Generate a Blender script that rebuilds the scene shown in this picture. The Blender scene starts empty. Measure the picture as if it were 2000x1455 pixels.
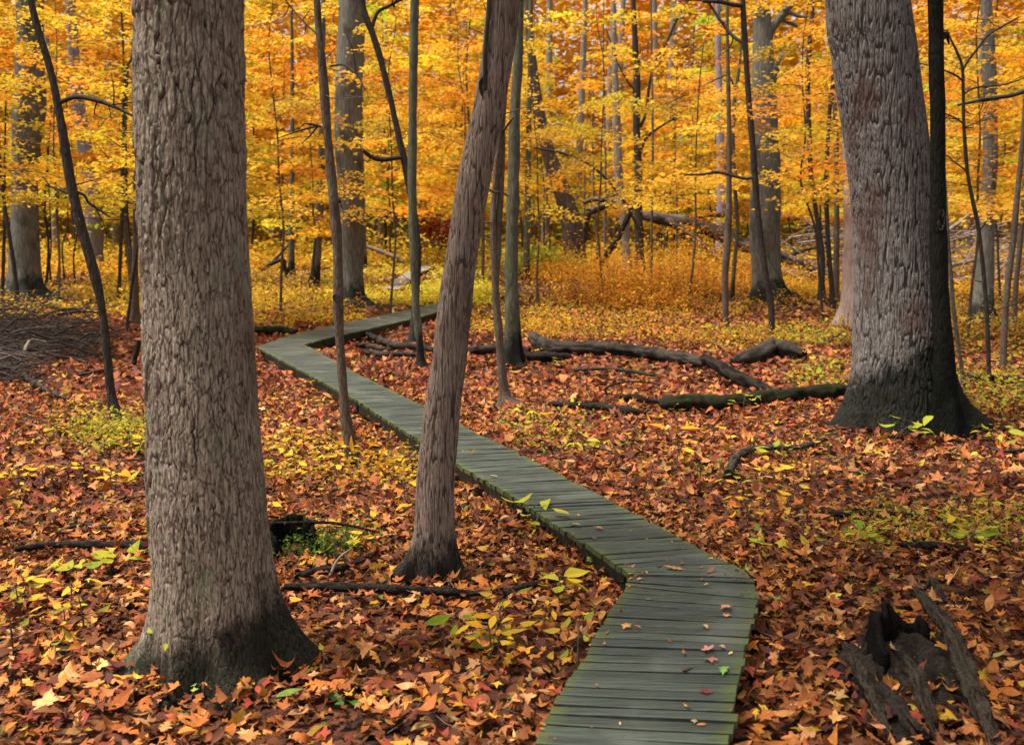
import bpy, math, random
import numpy as np
from mathutils import Vector

RNG = np.random.default_rng(7)
random.seed(7)
SC = bpy.context.scene
COL = SC.collection
F = 1944.0                       # focal length in photo pixels (35 mm lens, 36 mm sensor, 2000 px)
PITCH = math.atan(240.5 / F)
CAM = np.array([0.0, 0.0, 2.0])
FWD = np.array([0.0, math.cos(PITCH), -math.sin(PITCH)])
UPV = np.array([0.0, math.sin(PITCH), math.cos(PITCH)])

# ------------------------------------------------------------------ noise
def _h(ix, iy, iz, s):
    h = (ix.astype(np.int64) * 374761393 + iy.astype(np.int64) * 668265263 + iz.astype(np.int64) * 974634121 + s * 1013904223) & 0xFFFFFFFF
    h = ((h ^ (h >> 13)) * 1274126177) & 0xFFFFFFFF
    h = ((h ^ (h >> 15)) * 2246822519) & 0xFFFFFFFF
    return ((h ^ (h >> 16)) & 0xFFFFFFFF) / 4294967296.0

def vnoise(p, s=0):
    p = np.asarray(p, float)
    i = np.floor(p); f = p - i; f = f * f * (3 - 2 * f)
    i = i.astype(np.int64)
    out = 0
    for dx in (0, 1):
        wx = f[:, 0] if dx else 1 - f[:, 0]
        for dy in (0, 1):
            wy = f[:, 1] if dy else 1 - f[:, 1]
            for dz in (0, 1):
                wz = f[:, 2] if dz else 1 - f[:, 2]
                out = out + wx * wy * wz * _h(i[:, 0] + dx, i[:, 1] + dy, i[:, 2] + dz, s)
    return out

def fbm(p, s=0, o=3):
    p = np.asarray(p, float); a = 0; w = 0.5; t = 0
    for k in range(o):
        a = a + w * vnoise(p * 2 ** k, s + k); t += w; w *= 0.5
    return a / t

def cellular(p, s=0):
    i = np.floor(p).astype(np.int64); f = p - i
    f1 = np.full(len(p), 9.0); f2 = np.full(len(p), 9.0); cid = np.zeros(len(p)); dzz = np.zeros(len(p))
    for dx in (-1, 0, 1):
        for dy in (-1, 0, 1):
            for dz in (-1, 0, 1):
                a, b, c = i[:, 0] + dx, i[:, 1] + dy, i[:, 2] + dz
                ox, oy, oz = _h(a, b, c, s), _h(a, b, c, s + 11), _h(a, b, c, s + 23)
                vz = dz + oz - f[:, 2]
                d = np.sqrt((dx + ox - f[:, 0]) ** 2 + (dy + oy - f[:, 1]) ** 2 + vz ** 2)
                near = d < f1
                f2 = np.where(near, f1, np.minimum(f2, d))
                cid = np.where(near, _h(a, b, c, s + 37), cid)
                dzz = np.where(near, vz, dzz)
                f1 = np.where(near, d, f1)
    return f1, f2, cid, dzz

def sstep(a, b, x):
    t = np.clip((x - a) / (b - a), 0, 1)
    return t * t * (3 - 2 * t)

def n2(x, y, f, s):
    x = np.atleast_1d(np.asarray(x, float)); y = np.atleast_1d(np.asarray(y, float))
    return vnoise(np.stack([x * f, y * f, np.full_like(x, 3.7)], 1), s)

# ------------------------------------------------------------------ terrain and picture rays
def base_z(x, y):
    x = np.atleast_1d(np.asarray(x, float)); y = np.atleast_1d(np.asarray(y, float))
    return 1.3 * sstep(12, 45, y)

def gz(x, y):
    return base_z(x, y) + 0.10 * (n2(x, y, 0.16, 5) - 0.5) + 0.07 * (n2(x, y, 0.7, 9) - 0.5)

def ray(px, py):
    return FWD + np.array([1.0, 0, 0]) * (px - 1000) / F + UPV * (727.5 - py) / F

def at_y(px, py, y):
    d = ray(px, py); t = y / d[1]
    return CAM + d * t

def hits(px, py, zf=gz, off=0.0):
    px = np.asarray(px, float); py = np.asarray(py, float)
    D = FWD + np.array([1.0, 0, 0]) * ((px - 1000) / F)[:, None] + UPV * ((727.5 - py) / F)[:, None]
    n = len(px); a = np.full(n, 1.0); b = np.full(n, 90.0); live = np.ones(n, bool); t = 1.0
    while t < 220 and live.any():
        i = np.nonzero(live)[0]; P = CAM + D[i] * t
        under = P[:, 2] < zf(P[:, 0], P[:, 1]) + off
        b[i[under]] = t; live[i[under]] = False; a[i[~under]] = t; t *= 1.05
    a[live] = 90.0; b[live] = 90.0
    for _ in range(18):
        m = (a + b) / 2; P = CAM + D * m[:, None]; u = P[:, 2] < zf(P[:, 0], P[:, 1]) + off
        b = np.where(u, m, b); a = np.where(u, a, m)
    return CAM + D * b[:, None]

def hit(px, py, zf=gz, off=0.0):
    return hits([px], [py], zf, off)[0]

def depth(p):
    return float(np.dot(np.asarray(p) - CAM, FWD))

# ------------------------------------------------------------------ mesh builder
class MB:
    def __init__(self):
        self.v = []; self.f = []; self.c = []; self.h = []; self.n = 0; self.hasc = False; self.hash = False
    def add(self, v, f, c=None, h=None):
        v = np.asarray(v, float); f = np.asarray(f, np.int64)
        self.v.append(v); self.f.append(f + self.n); self.n += len(v)
        if c is not None: self.hasc = True
        if h is not None: self.hash = True
        cc = np.ones((len(f), 3)) if c is None else (np.tile(np.asarray(c, float), (len(f), 1)) if np.ndim(c) == 1 else np.asarray(c))
        self.c.append(cc)
        self.h.append(np.zeros(len(v)) if h is None else np.asarray(h, float))
    def build(self, name, mat, parent=None, smooth=True, loc=None):
        v = np.concatenate(self.v) if self.v else np.zeros((0, 3))
        if loc is not None: v = v - np.asarray(loc)
        me = bpy.data.meshes.new(name)
        me.vertices.add(len(v)); me.vertices.foreach_set("co", v.astype(np.float32).ravel())
        tot = np.concatenate([np.full(len(f), f.shape[1]) for f in self.f])
        li = np.concatenate([f.ravel() for f in self.f])
        me.loops.add(len(li)); me.loops.foreach_set("vertex_index", li.astype(np.int32))
        st = np.concatenate([[0], np.cumsum(tot)[:-1]])
        me.polygons.add(len(tot)); me.polygons.foreach_set("loop_start", st.astype(np.int32))
        me.polygons.foreach_set("use_smooth", np.full(len(tot), bool(smooth)))
        me.update(calc_edges=True)
        if self.hasc:
            a = me.attributes.new("Col", "FLOAT_COLOR", "FACE")
            c = np.concatenate(self.c); c = np.concatenate([c, np.ones((len(c), 1))], 1)
            a.data.foreach_set("color", c.astype(np.float32).ravel())
        if self.hash:
            a = me.attributes.new("hgt", "FLOAT", "POINT")
            a.data.foreach_set("value", np.concatenate(self.h).astype(np.float32))
        me.materials.append(mat)
        o = bpy.data.objects.new(name, me); COL.objects.link(o)
        if parent is not None: o.parent = parent
        return o

def empty(name, loc, label, cat, group=None, kind=None):
    o = bpy.data.objects.new(name, None); COL.objects.link(o)
    o.location = [float(a) for a in loc]; o.empty_display_size = 0.2
    tag(o, label, cat, group, kind); return o

def tag(o, label=None, cat=None, group=None, kind=None):
    if label: o["label"] = label
    if cat: o["category"] = cat
    if group: o["group"] = group
    if kind: o["kind"] = kind
    return o

def dup(root, loc, rz, sc, label=None, group=None):
    r = root.copy(); COL.objects.link(r)
    r.location = [float(a) for a in loc]; r.rotation_euler = (0, 0, float(rz)); r.scale = (float(sc),) * 3
    if label: r["label"] = label
    if group: r["group"] = group
    for ch in root.children:
        c = ch.copy(); COL.objects.link(c); c.parent = r
    return r

# ------------------------------------------------------------------ curves and tubes
def spline(P, n):
    P = np.asarray(P, float)
    if len(P) == 2:
        t = np.linspace(0, 1, n)[:, None]; return P[0] * (1 - t) + P[1] * t
    Q = np.vstack([2 * P[0] - P[1], P, 2 * P[-1] - P[-2]])
    seg = np.linalg.norm(np.diff(P[:, :3], axis=0), axis=1); cum = np.concatenate([[0], np.cumsum(seg)])
    s = np.linspace(0, cum[-1], n)
    k = np.clip(np.searchsorted(cum, s, side="right") - 1, 0, len(P) - 2)
    t = ((s - cum[k]) / np.maximum(seg[k], 1e-9))[:, None]
    p0, p1, p2, p3 = Q[k], Q[k + 1], Q[k + 2], Q[k + 3]
    return 0.5 * (2 * p1 + (p2 - p0) * t + (2 * p0 - 5 * p1 + 4 * p2 - p3) * t ** 2 + (3 * p1 - p0 - 3 * p2 + p3) * t ** 3)

def frames(C):
    T = np.gradient(C, axis=0); T /= np.maximum(np.linalg.norm(T, axis=1)[:, None], 1e-9)
    up = np.array([0, 1.0, 0]) if abs(T[0, 1]) < 0.9 else np.array([1.0, 0, 0])
    N = np.zeros_like(C); n = np.cross(up, T[0]); n /= np.linalg.norm(n)
    for i in range(len(C)):
        n = n - T[i] * np.dot(n, T[i]); n /= max(np.linalg.norm(n), 1e-9); N[i] = n
    return T, N, np.cross(T, N)

def tube_raw(C, R, sides, lump=0.0, seed=0, close=True, lf=6.0, grain=0.0):
    C = np.asarray(C, float); R = np.asarray(R, float)
    T, N, B = frames(C)
    u = np.linspace(0, 2 * np.pi, sides, endpoint=False)
    V = C[:, None, :] + R[:, None, None] * (np.cos(u)[None, :, None] * N[:, None, :] + np.sin(u)[None, :, None] * B[:, None, :])
    if lump:
        D = V - C[:, None, :]
        q = V.reshape(-1, 3) * lf / max(R.max() * 10, 0.25)
        k = 1 + lump * (fbm(q * 1.6, seed, 3).reshape(len(C), sides) - 0.5) * 2
        V = C[:, None, :] + D * k[..., None]
    n = len(C); G = None
    if grain:
        s = np.concatenate([[0], np.cumsum(np.linalg.norm(np.diff(C, axis=0), axis=1))]) / max(R.max() * 9, .1)
        tw = s[:, None] * .5
        q = np.stack([np.cos(u[None] + tw) * 3.2, np.sin(u[None] + tw) * 3.2, np.repeat(s[:, None], sides, 1) * 1.6 + seed], -1).reshape(-1, 3)
        a = np.abs(2 * vnoise(q, seed + 3) - 1); b = np.abs(2 * vnoise(q * np.array([2.3, 2.3, 1.8]), seed + 4) - 1)
        G = (sstep(.0, .5, a) * .65 + sstep(0, .6, b) * .45)
        V = C[:, None, :] + (V - C[:, None, :]) * (1 + grain * (G.reshape(n, sides)[..., None] - .6))
    i = np.arange(n - 1)[:, None] * sides; j = np.arange(sides)[None, :]; j2 = (j + 1) % sides
    Fq = np.stack([i + j, i + j2, i + sides + j2, i + sides + j], -1).reshape(-1, 4)
    return (V.reshape(-1, 3), Fq) if not grain else (V.reshape(-1, 3), Fq, G)

def add_tube(mb, P, R, sides=8, n=None, lump=0.0, seed=0, c=None, caps=True, lf=6.0, grain=0.0):
    P = np.asarray(P, float); R = np.asarray(R, float)
    n = n or max(6, 4 * len(P))
    X = spline(np.hstack([P, R[:, None]]), n)
    C, rr = X[:, :3], np.maximum(X[:, 3], 1e-4)
    G = None
    if grain: V, Q, G = tube_raw(C, rr, sides, lump, seed, lf=lf, grain=grain)
    else: V, Q = tube_raw(C, rr, sides, lump, seed, lf=lf)
    mb.add(V, Q, c, G)
    if caps:
        for e, a in ((0, 1), (n - 1, -1)):
            ring = np.arange(sides) + e * sides
            cen = V[ring].mean(0) - (C[1] - C[0] if e == 0 else C[-2] - C[-1]) * 0.25 * (1 if e == 0 else 1)
            base = np.vstack([V[ring], cen])
            k = np.arange(sides)
            tri = np.stack([(k + 1) % sides, k, np.full(sides, sides)], 1) if e == 0 else np.stack([k, (k + 1) % sides, np.full(sides, sides)], 1)
            mb.add(base, tri, c)

# ------------------------------------------------------------------ leaves
def fan(pts):
    n = len(pts); v = np.zeros((n + 1, 3)); v[:n, :2] = pts
    k = np.arange(n)
    return v, np.stack([k, (k + 1) % n, np.full(n, n)], 1)
def pol(l): return [(r * math.cos(math.radians(a)), r * math.sin(math.radians(a))) for a, r in l]
_half = [(-80, .34), (-52, .62), (-30, .66), (-14, .44), (8, .74), (26, .98), (38, .72), (54, .50), (70, .74), (80, .78), (90, 1.1)]
_mp = pol(_half) + [(-x, y) for x, y in pol(_half)[::-1][1:]]
MAPLE = fan(_mp)
_st = [(-1.0, .02), (-.62, .12), (-.42, .40), (-.24, .17), (.05, .5), (.22, .2), (.5, .4), (.68, .2), (1.0, .03)]
_v = []
for y, w in _st: _v += [(-w, y, 0.10 * w), (0, y, 0), (w, y, 0.10 * w)]
_f = []
for i in range(len(_st) - 1):
    a = 3 * i
    _f += [(a, a + 1, a + 4, a + 3), (a + 1, a + 2, a + 5, a + 4)]
OAK = (np.array(_v), np.array(_f))
LEAF6 = (np.array([(0, -1, 0), (.42, -.4, .1), (.46, .15, .1), (0, 1, 0), (-.46, .15, .1), (-.42, -.4, .1)], float), np.array([(0, 1, 2, 3), (0, 3, 4, 5)]))
_st2 = [(-1.0, .015), (-.66, .26), (-.22, .42), (.24, .36), (.66, .17), (1.0, .01)]
_v2 = []
for y, w in _st2: _v2 += [(-w, y, 0.16 * w), (0, y, 0), (w, y, 0.16 * w)]
_f2 = []
for i in range(len(_st2) - 1): _f2 += [(3 * i, 3 * i + 1, 3 * i + 4, 3 * i + 3), (3 * i + 1, 3 * i + 2, 3 * i + 5, 3 * i + 4)]
OVATE = (np.array(_v2), np.array(_f2))
LEAF4 = (np.array([(0, -1, 0), (.5, -.05, .1), (0, 1, 0), (-.5, -.05, .1)], float), np.array([(0, 1, 2, 3)]))
_h3 = [(-75, .4), (-38, .72), (-10, .5), (28, 1.0), (56, .56), (90, 1.1)]
_m3 = pol(_h3) + [(-x, y) for x, y in pol(_h3)[::-1][1:]]
MAPLE_S = fan(_m3)

def leaves(mb, tpl, pos, scale, tilt, col, rng, bend=0.35, yaw=None, az=None, stretch=None):
    """pos (n,3); scale (n,) half length; tilt (n,) radians from horizontal; col (n,3)"""
    v, f = tpl; n = len(pos)
    if n == 0: return
    k = len(v)
    L = np.repeat(v[None], n, 0)
    a, b, c = [rng.normal(0, bend, (n, 1)) for _ in range(3)]
    L[:, :, 2] += a * L[:, :, 0] ** 2 + b * L[:, :, 1] ** 2 + c * L[:, :, 0] * L[:, :, 1]
    if stretch is not None: L[:, :, 0] *= stretch[:, None]
    L *= scale[:, None, None]
    if yaw is None: yaw = rng.uniform(0, 2 * np.pi, n)
    cy, sy = np.cos(yaw)[:, None], np.sin(yaw)[:, None]
    x, y, z = L[..., 0] * cy - L[..., 1] * sy, L[..., 0] * sy + L[..., 1] * cy, L[..., 2]
    if az is None: az = rng.uniform(0, 2 * np.pi, n)
    ca, sa = np.cos(az)[:, None], np.sin(az)[:, None]
    p, q = x * ca + y * sa, -x * sa + y * ca
    ct, st = np.cos(tilt)[:, None], np.sin(tilt)[:, None]
    p, z = p * ct - z * st, p * st + z * ct
    x, y = p * ca - q * sa, p * sa + q * ca
    W = np.stack([x, y, z], -1) + pos[:, None, :]
    ff = (f[None] + (np.arange(n) * k)[:, None, None]).reshape(-1, f.shape[1])
    mb.add(W.reshape(-1, 3), ff, np.repeat(col, len(f), 0))

def blend_to(col, c0, k): return col * (1 - k) + np.asarray(c0) * k
def palette(n, rng, items, jit=0.18):
    w = np.array([i[1] for i in items], float); c = np.array([i[0] for i in items], float)
    k = rng.choice(len(items), n, p=w / w.sum())
    out = c[k] * np.exp(rng.normal(0, jit, (n, 1))) * np.exp(rng.normal(0, jit * 0.35, (n, 3)))
    return np.clip(out, 0.004, 0.9)

# ------------------------------------------------------------------ materials
def mat(name):
    m = bpy.data.materials.new(name); m.use_nodes = True
    nt = m.node_tree; nt.nodes.clear()
    out = nt.nodes.new("ShaderNodeOutputMaterial")
    return m, nt, out
def N(nt, t, **kw):
    n = nt.nodes.new(t)
    for k, v in kw.items():
        if k in n.inputs: n.inputs[k].default_value = v
        else: setattr(n, k, v)
    return n
def mixc(nt, fac, a, b, blend="MIX"):
    m = nt.nodes.new("ShaderNodeMix"); m.data_type = "RGBA"; m.blend_type = blend
    for s, x in ((m.inputs[0], fac), (m.inputs[6], a), (m.inputs[7], b)):
        if hasattr(x, "is_output"): nt.links.new(x, s)
        elif isinstance(x, (tuple, list)): s.default_value = (*x, 1)
        else: s.default_value = x
    return m.outputs[2]
def math_(nt, op, a, b=0.0, c=0.0, clamp=False):
    m = nt.nodes.new("ShaderNodeMath"); m.operation = op; m.use_clamp = clamp
    for s, x in zip(m.inputs, (a, b, c)):
        if hasattr(x, "is_output"): nt.links.new(x, s)
        else: s.default_value = x
    return m.outputs[0]
def ramp(nt, fac, lo, hi):
    m = nt.nodes.new("ShaderNodeMapRange"); m.interpolation_type = "SMOOTHSTEP"
    nt.links.new(fac, m.inputs[0]); m.inputs[1].default_value = lo; m.inputs[2].default_value = hi
    return m.outputs[0]
def coords(nt, scale, kind="Object", warp=0.0, wf=3.0):
    tc = nt.nodes.new("ShaderNodeTexCoord"); mp = nt.nodes.new("ShaderNodeMapping")
    mp.inputs["Scale"].default_value = scale
    src = tc.outputs[kind]
    if warp:
        nz = N(nt, "ShaderNodeTexNoise", Scale=wf, Detail=2.0); nt.links.new(src, nz.inputs["Vector"])
        vm = nt.nodes.new("ShaderNodeVectorMath"); vm.operation = "MULTIPLY_ADD"
        nt.links.new(nz.outputs["Color"], vm.inputs[0]); vm.inputs[1].default_value = (warp,) * 3; nt.links.new(src, vm.inputs[2])
        src = vm.outputs[0]
    nt.links.new(src, mp.inputs["Vector"]); return mp.outputs[0]

def leaf_mat(name, trans=0.45, rough=0.55, spec=0.25, objvar=0.0, vein=True):
    m, nt, out = mat(name)
    at = N(nt, "ShaderNodeAttribute", attribute_name="Col")
    c = at.outputs["Color"]
    if objvar:
        oi = nt.nodes.new("ShaderNodeObjectInfo")
        hs = nt.nodes.new("ShaderNodeHueSaturation")
        h = math_(nt, "MULTIPLY_ADD", oi.outputs["Random"], objvar, 0.5 - objvar / 2)
        nt.links.new(h, hs.inputs["Hue"]); nt.links.new(c, hs.inputs["Color"]); c = hs.outputs[0]
    if vein:
        nz = N(nt, "ShaderNodeTexNoise", Scale=38.0, Detail=3.0); nt.links.new(coords(nt, (1, 1, 1)), nz.inputs["Vector"])
        c = mixc(nt, ramp(nt, nz.outputs["Fac"], 0.35, 0.7), mixc(nt, 0.4, c, (0.10, 0.035, 0.015)), c)
    p = N(nt, "ShaderNodeBsdfPrincipled", Roughness=rough)
    p.inputs["Specular IOR Level"].default_value = spec
    t = nt.nodes.new("ShaderNodeBsdfTranslucent"); mx = N(nt, "ShaderNodeMixShader"); mx.inputs[0].default_value = trans
    nt.links.new(c, p.inputs["Base Color"]); nt.links.new(c, t.inputs["Color"])
    nt.links.new(p.outputs[0], mx.inputs[1]); nt.links.new(t.outputs[0], mx.inputs[2]); nt.links.new(mx.outputs[0], out.inputs["Surface"])
    return m

def bark_mat(name, dark, mid, light, f=14.0, stretch=0.22, bump=0.6, lichen=None, stain=None, hgt=False, patch=None, crack=.35, cw=.22):
    """stain: (colour, height, blend, x_slope)"""
    m, nt, out = mat(name)
    v = coords(nt, (f, f, f * stretch), warp=min(0.05, .9 / f) if hgt else .05, wf=9.0 if hgt else 5.0)
    vo = N(nt, "ShaderNodeTexVoronoi", feature="DISTANCE_TO_EDGE", Scale=1.0); nt.links.new(v, vo.inputs["Vector"])
    n1 = N(nt, "ShaderNodeTexNoise", Scale=2.2, Detail=6.0, Roughness=0.65); nt.links.new(v, n1.inputs["Vector"])
    n2_ = N(nt, "ShaderNodeTexNoise", Scale=2.6, Detail=4.0); nt.links.new(coords(nt, (1, 1, .6)), n2_.inputs["Vector"])
    edge = ramp(nt, vo.outputs["Distance"], 0.0, cw)
    hh = math_(nt, "ADD", math_(nt, "MULTIPLY", edge, crack), math_(nt, "MULTIPLY", n1.outputs["Fac"], 0.7))
    c = mixc(nt, ramp(nt, n1.outputs["Fac"], 0.32, 0.72), mid, light)
    c = mixc(nt, math_(nt, "MULTIPLY", math_(nt, "SUBTRACT", 1.0, edge), min(1.0, crack * 2)), c, mixc(nt, 0.5, c, dark))
    if hgt:
        ha = N(nt, "ShaderNodeAttribute", attribute_name="hgt")
        c = mixc(nt, ramp(nt, ha.outputs["Fac"], *hgt), mixc(nt, 0.22, dark, c), c)
    if patch:
        c = mixc(nt, math_(nt, "MULTIPLY", ramp(nt, n2_.outputs["Fac"], 0.52, 0.68), 0.75), c, mixc(nt, ramp(nt, n1.outputs["Fac"], 0.3, 0.75), tuple(x * 0.6 for x in patch), patch))
    if lichen:
        n3 = N(nt, "ShaderNodeTexNoise", Scale=6.0, Detail=5.0, Roughness=0.7); nt.links.new(coords(nt, (1, 1, .5)), n3.inputs["Vector"])
        c = mixc(nt, math_(nt, "MULTIPLY", ramp(nt, n3.outputs["Fac"], 0.52, 0.66), 0.6), c, lichen)
    if stain:
        sc_, h0, bl, xs = stain
        tc = nt.nodes.new("ShaderNodeTexCoord"); sx = nt.nodes.new("ShaderNodeSeparateXYZ"); nt.links.new(tc.outputs["Object"], sx.inputs[0])
        n4 = N(nt, "ShaderNodeTexNoise", Scale=9.0, Detail=8.0, Roughness=0.75); nt.links.new(coords(nt, (1, 1, .55)), n4.inputs["Vector"])
        z = math_(nt, "ADD", sx.outputs["Z"], math_(nt, "MULTIPLY_ADD", n4.outputs["Fac"], bl * 2, -bl))
        z = math_(nt, "ADD", z, math_(nt, "MULTIPLY", sx.outputs["X"], -xs))
        fac = ramp(nt, z, h0 + 0.05 + bl * .35, h0 - 0.02 - bl * .15)
        c = mixc(nt, math_(nt, "MULTIPLY", fac, 0.9), c, mixc(nt, ramp(nt, n4.outputs["Fac"], .4, .7), sc_, tuple(x * 1.8 for x in sc_)))
    p = N(nt, "ShaderNodeBsdfPrincipled", Roughness=0.9); p.inputs["Specular IOR Level"].default_value = 0.04
    b = N(nt, "ShaderNodeBump", Strength=bump, Distance=0.02)
    nt.links.new(hh, b.inputs["Height"]); nt.links.new(b.outputs[0], p.inputs["Normal"])
    nt.links.new(c, p.inputs["Base Color"]); nt.links.new(p.outputs[0], out.inputs["Surface"])
    return m
EXPOSURE = 1.14
HAZE = 0
# ------------------------------------------------------------------ camera, world, light
cam = bpy.data.cameras.new("camera"); cam.lens = 35.0; cam.sensor_width = 36.0; cam.clip_end = 3000; cam.clip_start = 0.05
cam.dof.use_dof = True; cam.dof.focus_distance = 6.8; cam.dof.aperture_fstop = 2.8
co = bpy.data.objects.new("camera", cam); COL.objects.link(co)
co.location = CAM; co.rotation_euler = (math.pi / 2 - PITCH, 0, 0); SC.camera = co
SUN_EL, SUN_AZ = math.radians(68), math.radians(-100)      # azimuth measured from +Y towards +X
w = bpy.data.worlds.new("World"); SC.world = w; w.use_nodes = True
wn = w.node_tree; wn.nodes.clear()
sky = wn.nodes.new("ShaderNodeTexSky"); sky.sky_type = 'NISHITA'; sky.sun_disc = False
sky.sun_elevation = SUN_EL; sky.sun_rotation = SUN_AZ; sky.air_density = 1.0; sky.dust_density = 5.0; sky.ozone_density = 1.0
hs = wn.nodes.new("ShaderNodeHueSaturation"); hs.inputs["Saturation"].default_value = 0.12
bg = wn.nodes.new("ShaderNodeBackground"); bg.inputs["Strength"].default_value = 0.11
wo = wn.nodes.new("ShaderNodeOutputWorld")
wn.links.new(sky.outputs[0], hs.inputs["Color"]); wn.links.new(hs.outputs[0], bg.inputs["Color"]); wn.links.new(bg.outputs[0], wo.inputs["Surface"])
sl = bpy.data.lights.new("sun", 'SUN'); sl.energy = 3.2; sl.angle = math.radians(13); sl.color = (1.0, 0.93, 0.82)
so = bpy.data.objects.new("sun", sl); COL.objects.link(so); so.location = (0, 0, 40)
sd = Vector((math.sin(SUN_AZ) * math.cos(SUN_EL), math.cos(SUN_AZ) * math.cos(SUN_EL), math.sin(SUN_EL)))
so.rotation_euler = sd.to_track_quat('Z', 'Y').to_euler()
SC.view_settings.view_transform = 'Standard'; SC.view_settings.look = 'None'; SC.view_settings.gamma = 1.0
SC.view_settings.exposure = EXPOSURE
SC.view_settings.use_curve_mapping = False
SC.render.engine = 'CYCLES'
cy = SC.cycles
cy.max_bounces = 10; cy.diffuse_bounces = 5; cy.transmission_bounces = 8; cy.glossy_bounces = 2; cy.transparent_max_bounces = 4
cy.sample_clamp_indirect = 6.0; cy.caustics_reflective = False; cy.caustics_refractive = False
try:
    cy.use_denoising = True; cy.denoiser = 'OPENIMAGEDENOISE'; cy.denoising_input_passes = 'RGB_ALBEDO_NORMAL'; cy.denoising_prefilter = 'ACCURATE'
except Exception:
    pass

# ------------------------------------------------------------------ air
def build_haze():
    v = [(x, y, z) for x in (-330, 330) for y in (-330, 330) for z in (-1.6, 42)]
    mb = MB(); mb.add(v, [(0, 1, 3, 2), (4, 6, 7, 5), (0, 4, 5, 1), (2, 3, 7, 6), (0, 2, 6, 4), (1, 5, 7, 3)])
    m, nt, out = mat("thin_air"); p = nt.nodes.new("ShaderNodeVolumePrincipled"); p.inputs["Density"].default_value = HAZE
    p.inputs["Color"].default_value = (.98, .90, .74, 1); p.inputs["Anisotropy"].default_value = .2
    nt.links.new(p.outputs[0], out.inputs["Volume"])
    tag(mb.build("haze", m, None, smooth=False), "thin pale haze in the woodland air", None, None, "stuff")
if HAZE > 0: build_haze()
# ------------------------------------------------------------------ ground
def build_ground():
    r = np.concatenate([np.linspace(0.0, 24, 200)[1:], 24 * np.geomspace(1, 13, 70)[1:]])
    na = 360
    a = np.linspace(0, 2 * np.pi, na, endpoint=False)
    X = (r[:, None] * np.sin(a)).ravel(); Y = (r[:, None] * np.cos(a)).ravel() + 2.0
    X = np.append(X, 0); Y = np.append(Y, 2.0)
    Z = gz(X, Y) + 0.03 * (n2(X, Y, 3.0, 41) - 0.5) - 0.012
    n = len(r); i = np.arange(n - 1)[:, None] * na; j = np.arange(na)[None]; j2 = (j + 1) % na
    q = np.stack([i + j, i + na + j, i + na + j2, i + j2], -1).reshape(-1, 4)[:, ::-1]
    k = np.arange(na); t = np.stack([np.full(na, n * na), (k + 1) % na, k], 1)
    mb = MB(); mb.add(np.stack([X, Y, Z], 1), q); mb.f.append(t); mb.c.append(np.ones((na, 3)))
    m, nt, out = mat("forest_soil")
    v = coords(nt, (1, 1, 1), warp=0.05, wf=8.0)
    cols = None
    n1 = N(nt, "ShaderNodeTexVoronoi", Scale=16.0); nt.links.new(v, n1.inputs["Vector"])
    sp = nt.nodes.new("ShaderNodeSeparateColor"); nt.links.new(n1.outputs["Color"], sp.inputs[0])
    cr = nt.nodes.new("ShaderNodeValToRGB"); el = cr.color_ramp.elements
    el[0].position = 0; el[0].color = (.015, .008, .006, 1); el[1].position = 1; el[1].color = (.16, .05, .018, 1)
    for p_, c_ in ((.35, (.05, .02, .011)), (.6, (.10, .036, .014)), (.8, (.06, .02, .013))):
        e = el.new(p_); e.color = (*c_, 1)
    nt.links.new(sp.outputs[0], cr.inputs[0])
    nz = N(nt, "ShaderNodeTexNoise", Scale=60.0, Detail=4.0); nt.links.new(v, nz.inputs["Vector"])
    c = mixc(nt, math_(nt, "MULTIPLY", ramp(nt, nz.outputs["Fac"], .4, .7), .6), cr.outputs[0], (.03, .016, .012))
    p = N(nt, "ShaderNodeBsdfPrincipled", Roughness=0.9); p.inputs["Specular IOR Level"].default_value = 0.15
    hgt = math_(nt, "ADD", math_(nt, "MULTIPLY", sp.outputs[1], .7), math_(nt, "MULTIPLY", nz.outputs["Fac"], .3))
    b = N(nt, "ShaderNodeBump", Strength=0.8, Distance=0.05); nt.links.new(hgt, b.inputs["Height"]); nt.links.new(b.outputs[0], p.inputs["Normal"])
    nt.links.new(c, p.inputs["Base Color"]); nt.links.new(p.outputs[0], out.inputs["Surface"])
    tag(mb.build("ground", m), "forest floor of dark soil under fallen leaves", None, None, "structure")
build_ground()

# ------------------------------------------------------------------ boardwalk
ZT = 0.20
def onboard(px, py): return hit(px, py, base_z, ZT)
ST = [((960, 1600), (1405, 1625)), ((1060, 1412), (1426, 1432)), ((1142, 1275), (1453, 1284)), ((1192, 1190), (1474, 1206)), ((1222, 1143), (1480, 1168)), ((1228, 1127), (1474, 1138)), ((1226, 1117), (1456, 1116)), ((1216, 1108), (1428, 1100)),
      ((1203, 1101), (1392, 1086)), ((1105, 1036), (1282, 1026)), ((1010, 975), (1172, 967)), ((914, 918), (1060, 909)), ((820, 862), (955, 857)), ((690, 778), (790, 775)), ((598, 729), (692, 727)),
      ((507, 681), (618, 684)), ((507, 676), (592, 673)), ((555, 658), (640, 660)), ((640, 638), (722, 642)), ((740, 617), (800, 624)), ((801, 604), (842, 613)), ((868, 589), (894, 598))]
BW_L = np.array([onboard(*a) for a, b in ST]); BW_R = np.array([onboard(*b) for a, b in ST])
BW_POLY = np.vstack([BW_L, BW_R[::-1]])[:, :2]
def inpoly(x, y, poly, ):
    x = np.asarray(x); y = np.asarray(y); ins = np.zeros(len(x), bool)
    j = len(poly) - 1
    for i in range(len(poly)):
        xi, yi = poly[i]; xj, yj = poly[j]
        c = ((yi > y) != (yj > y)) & (x < (xj - xi) * (y - yi) / ((yj - yi) if yj != yi else 1e-9) + xi)
        ins ^= c; j = i
    return ins

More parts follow.
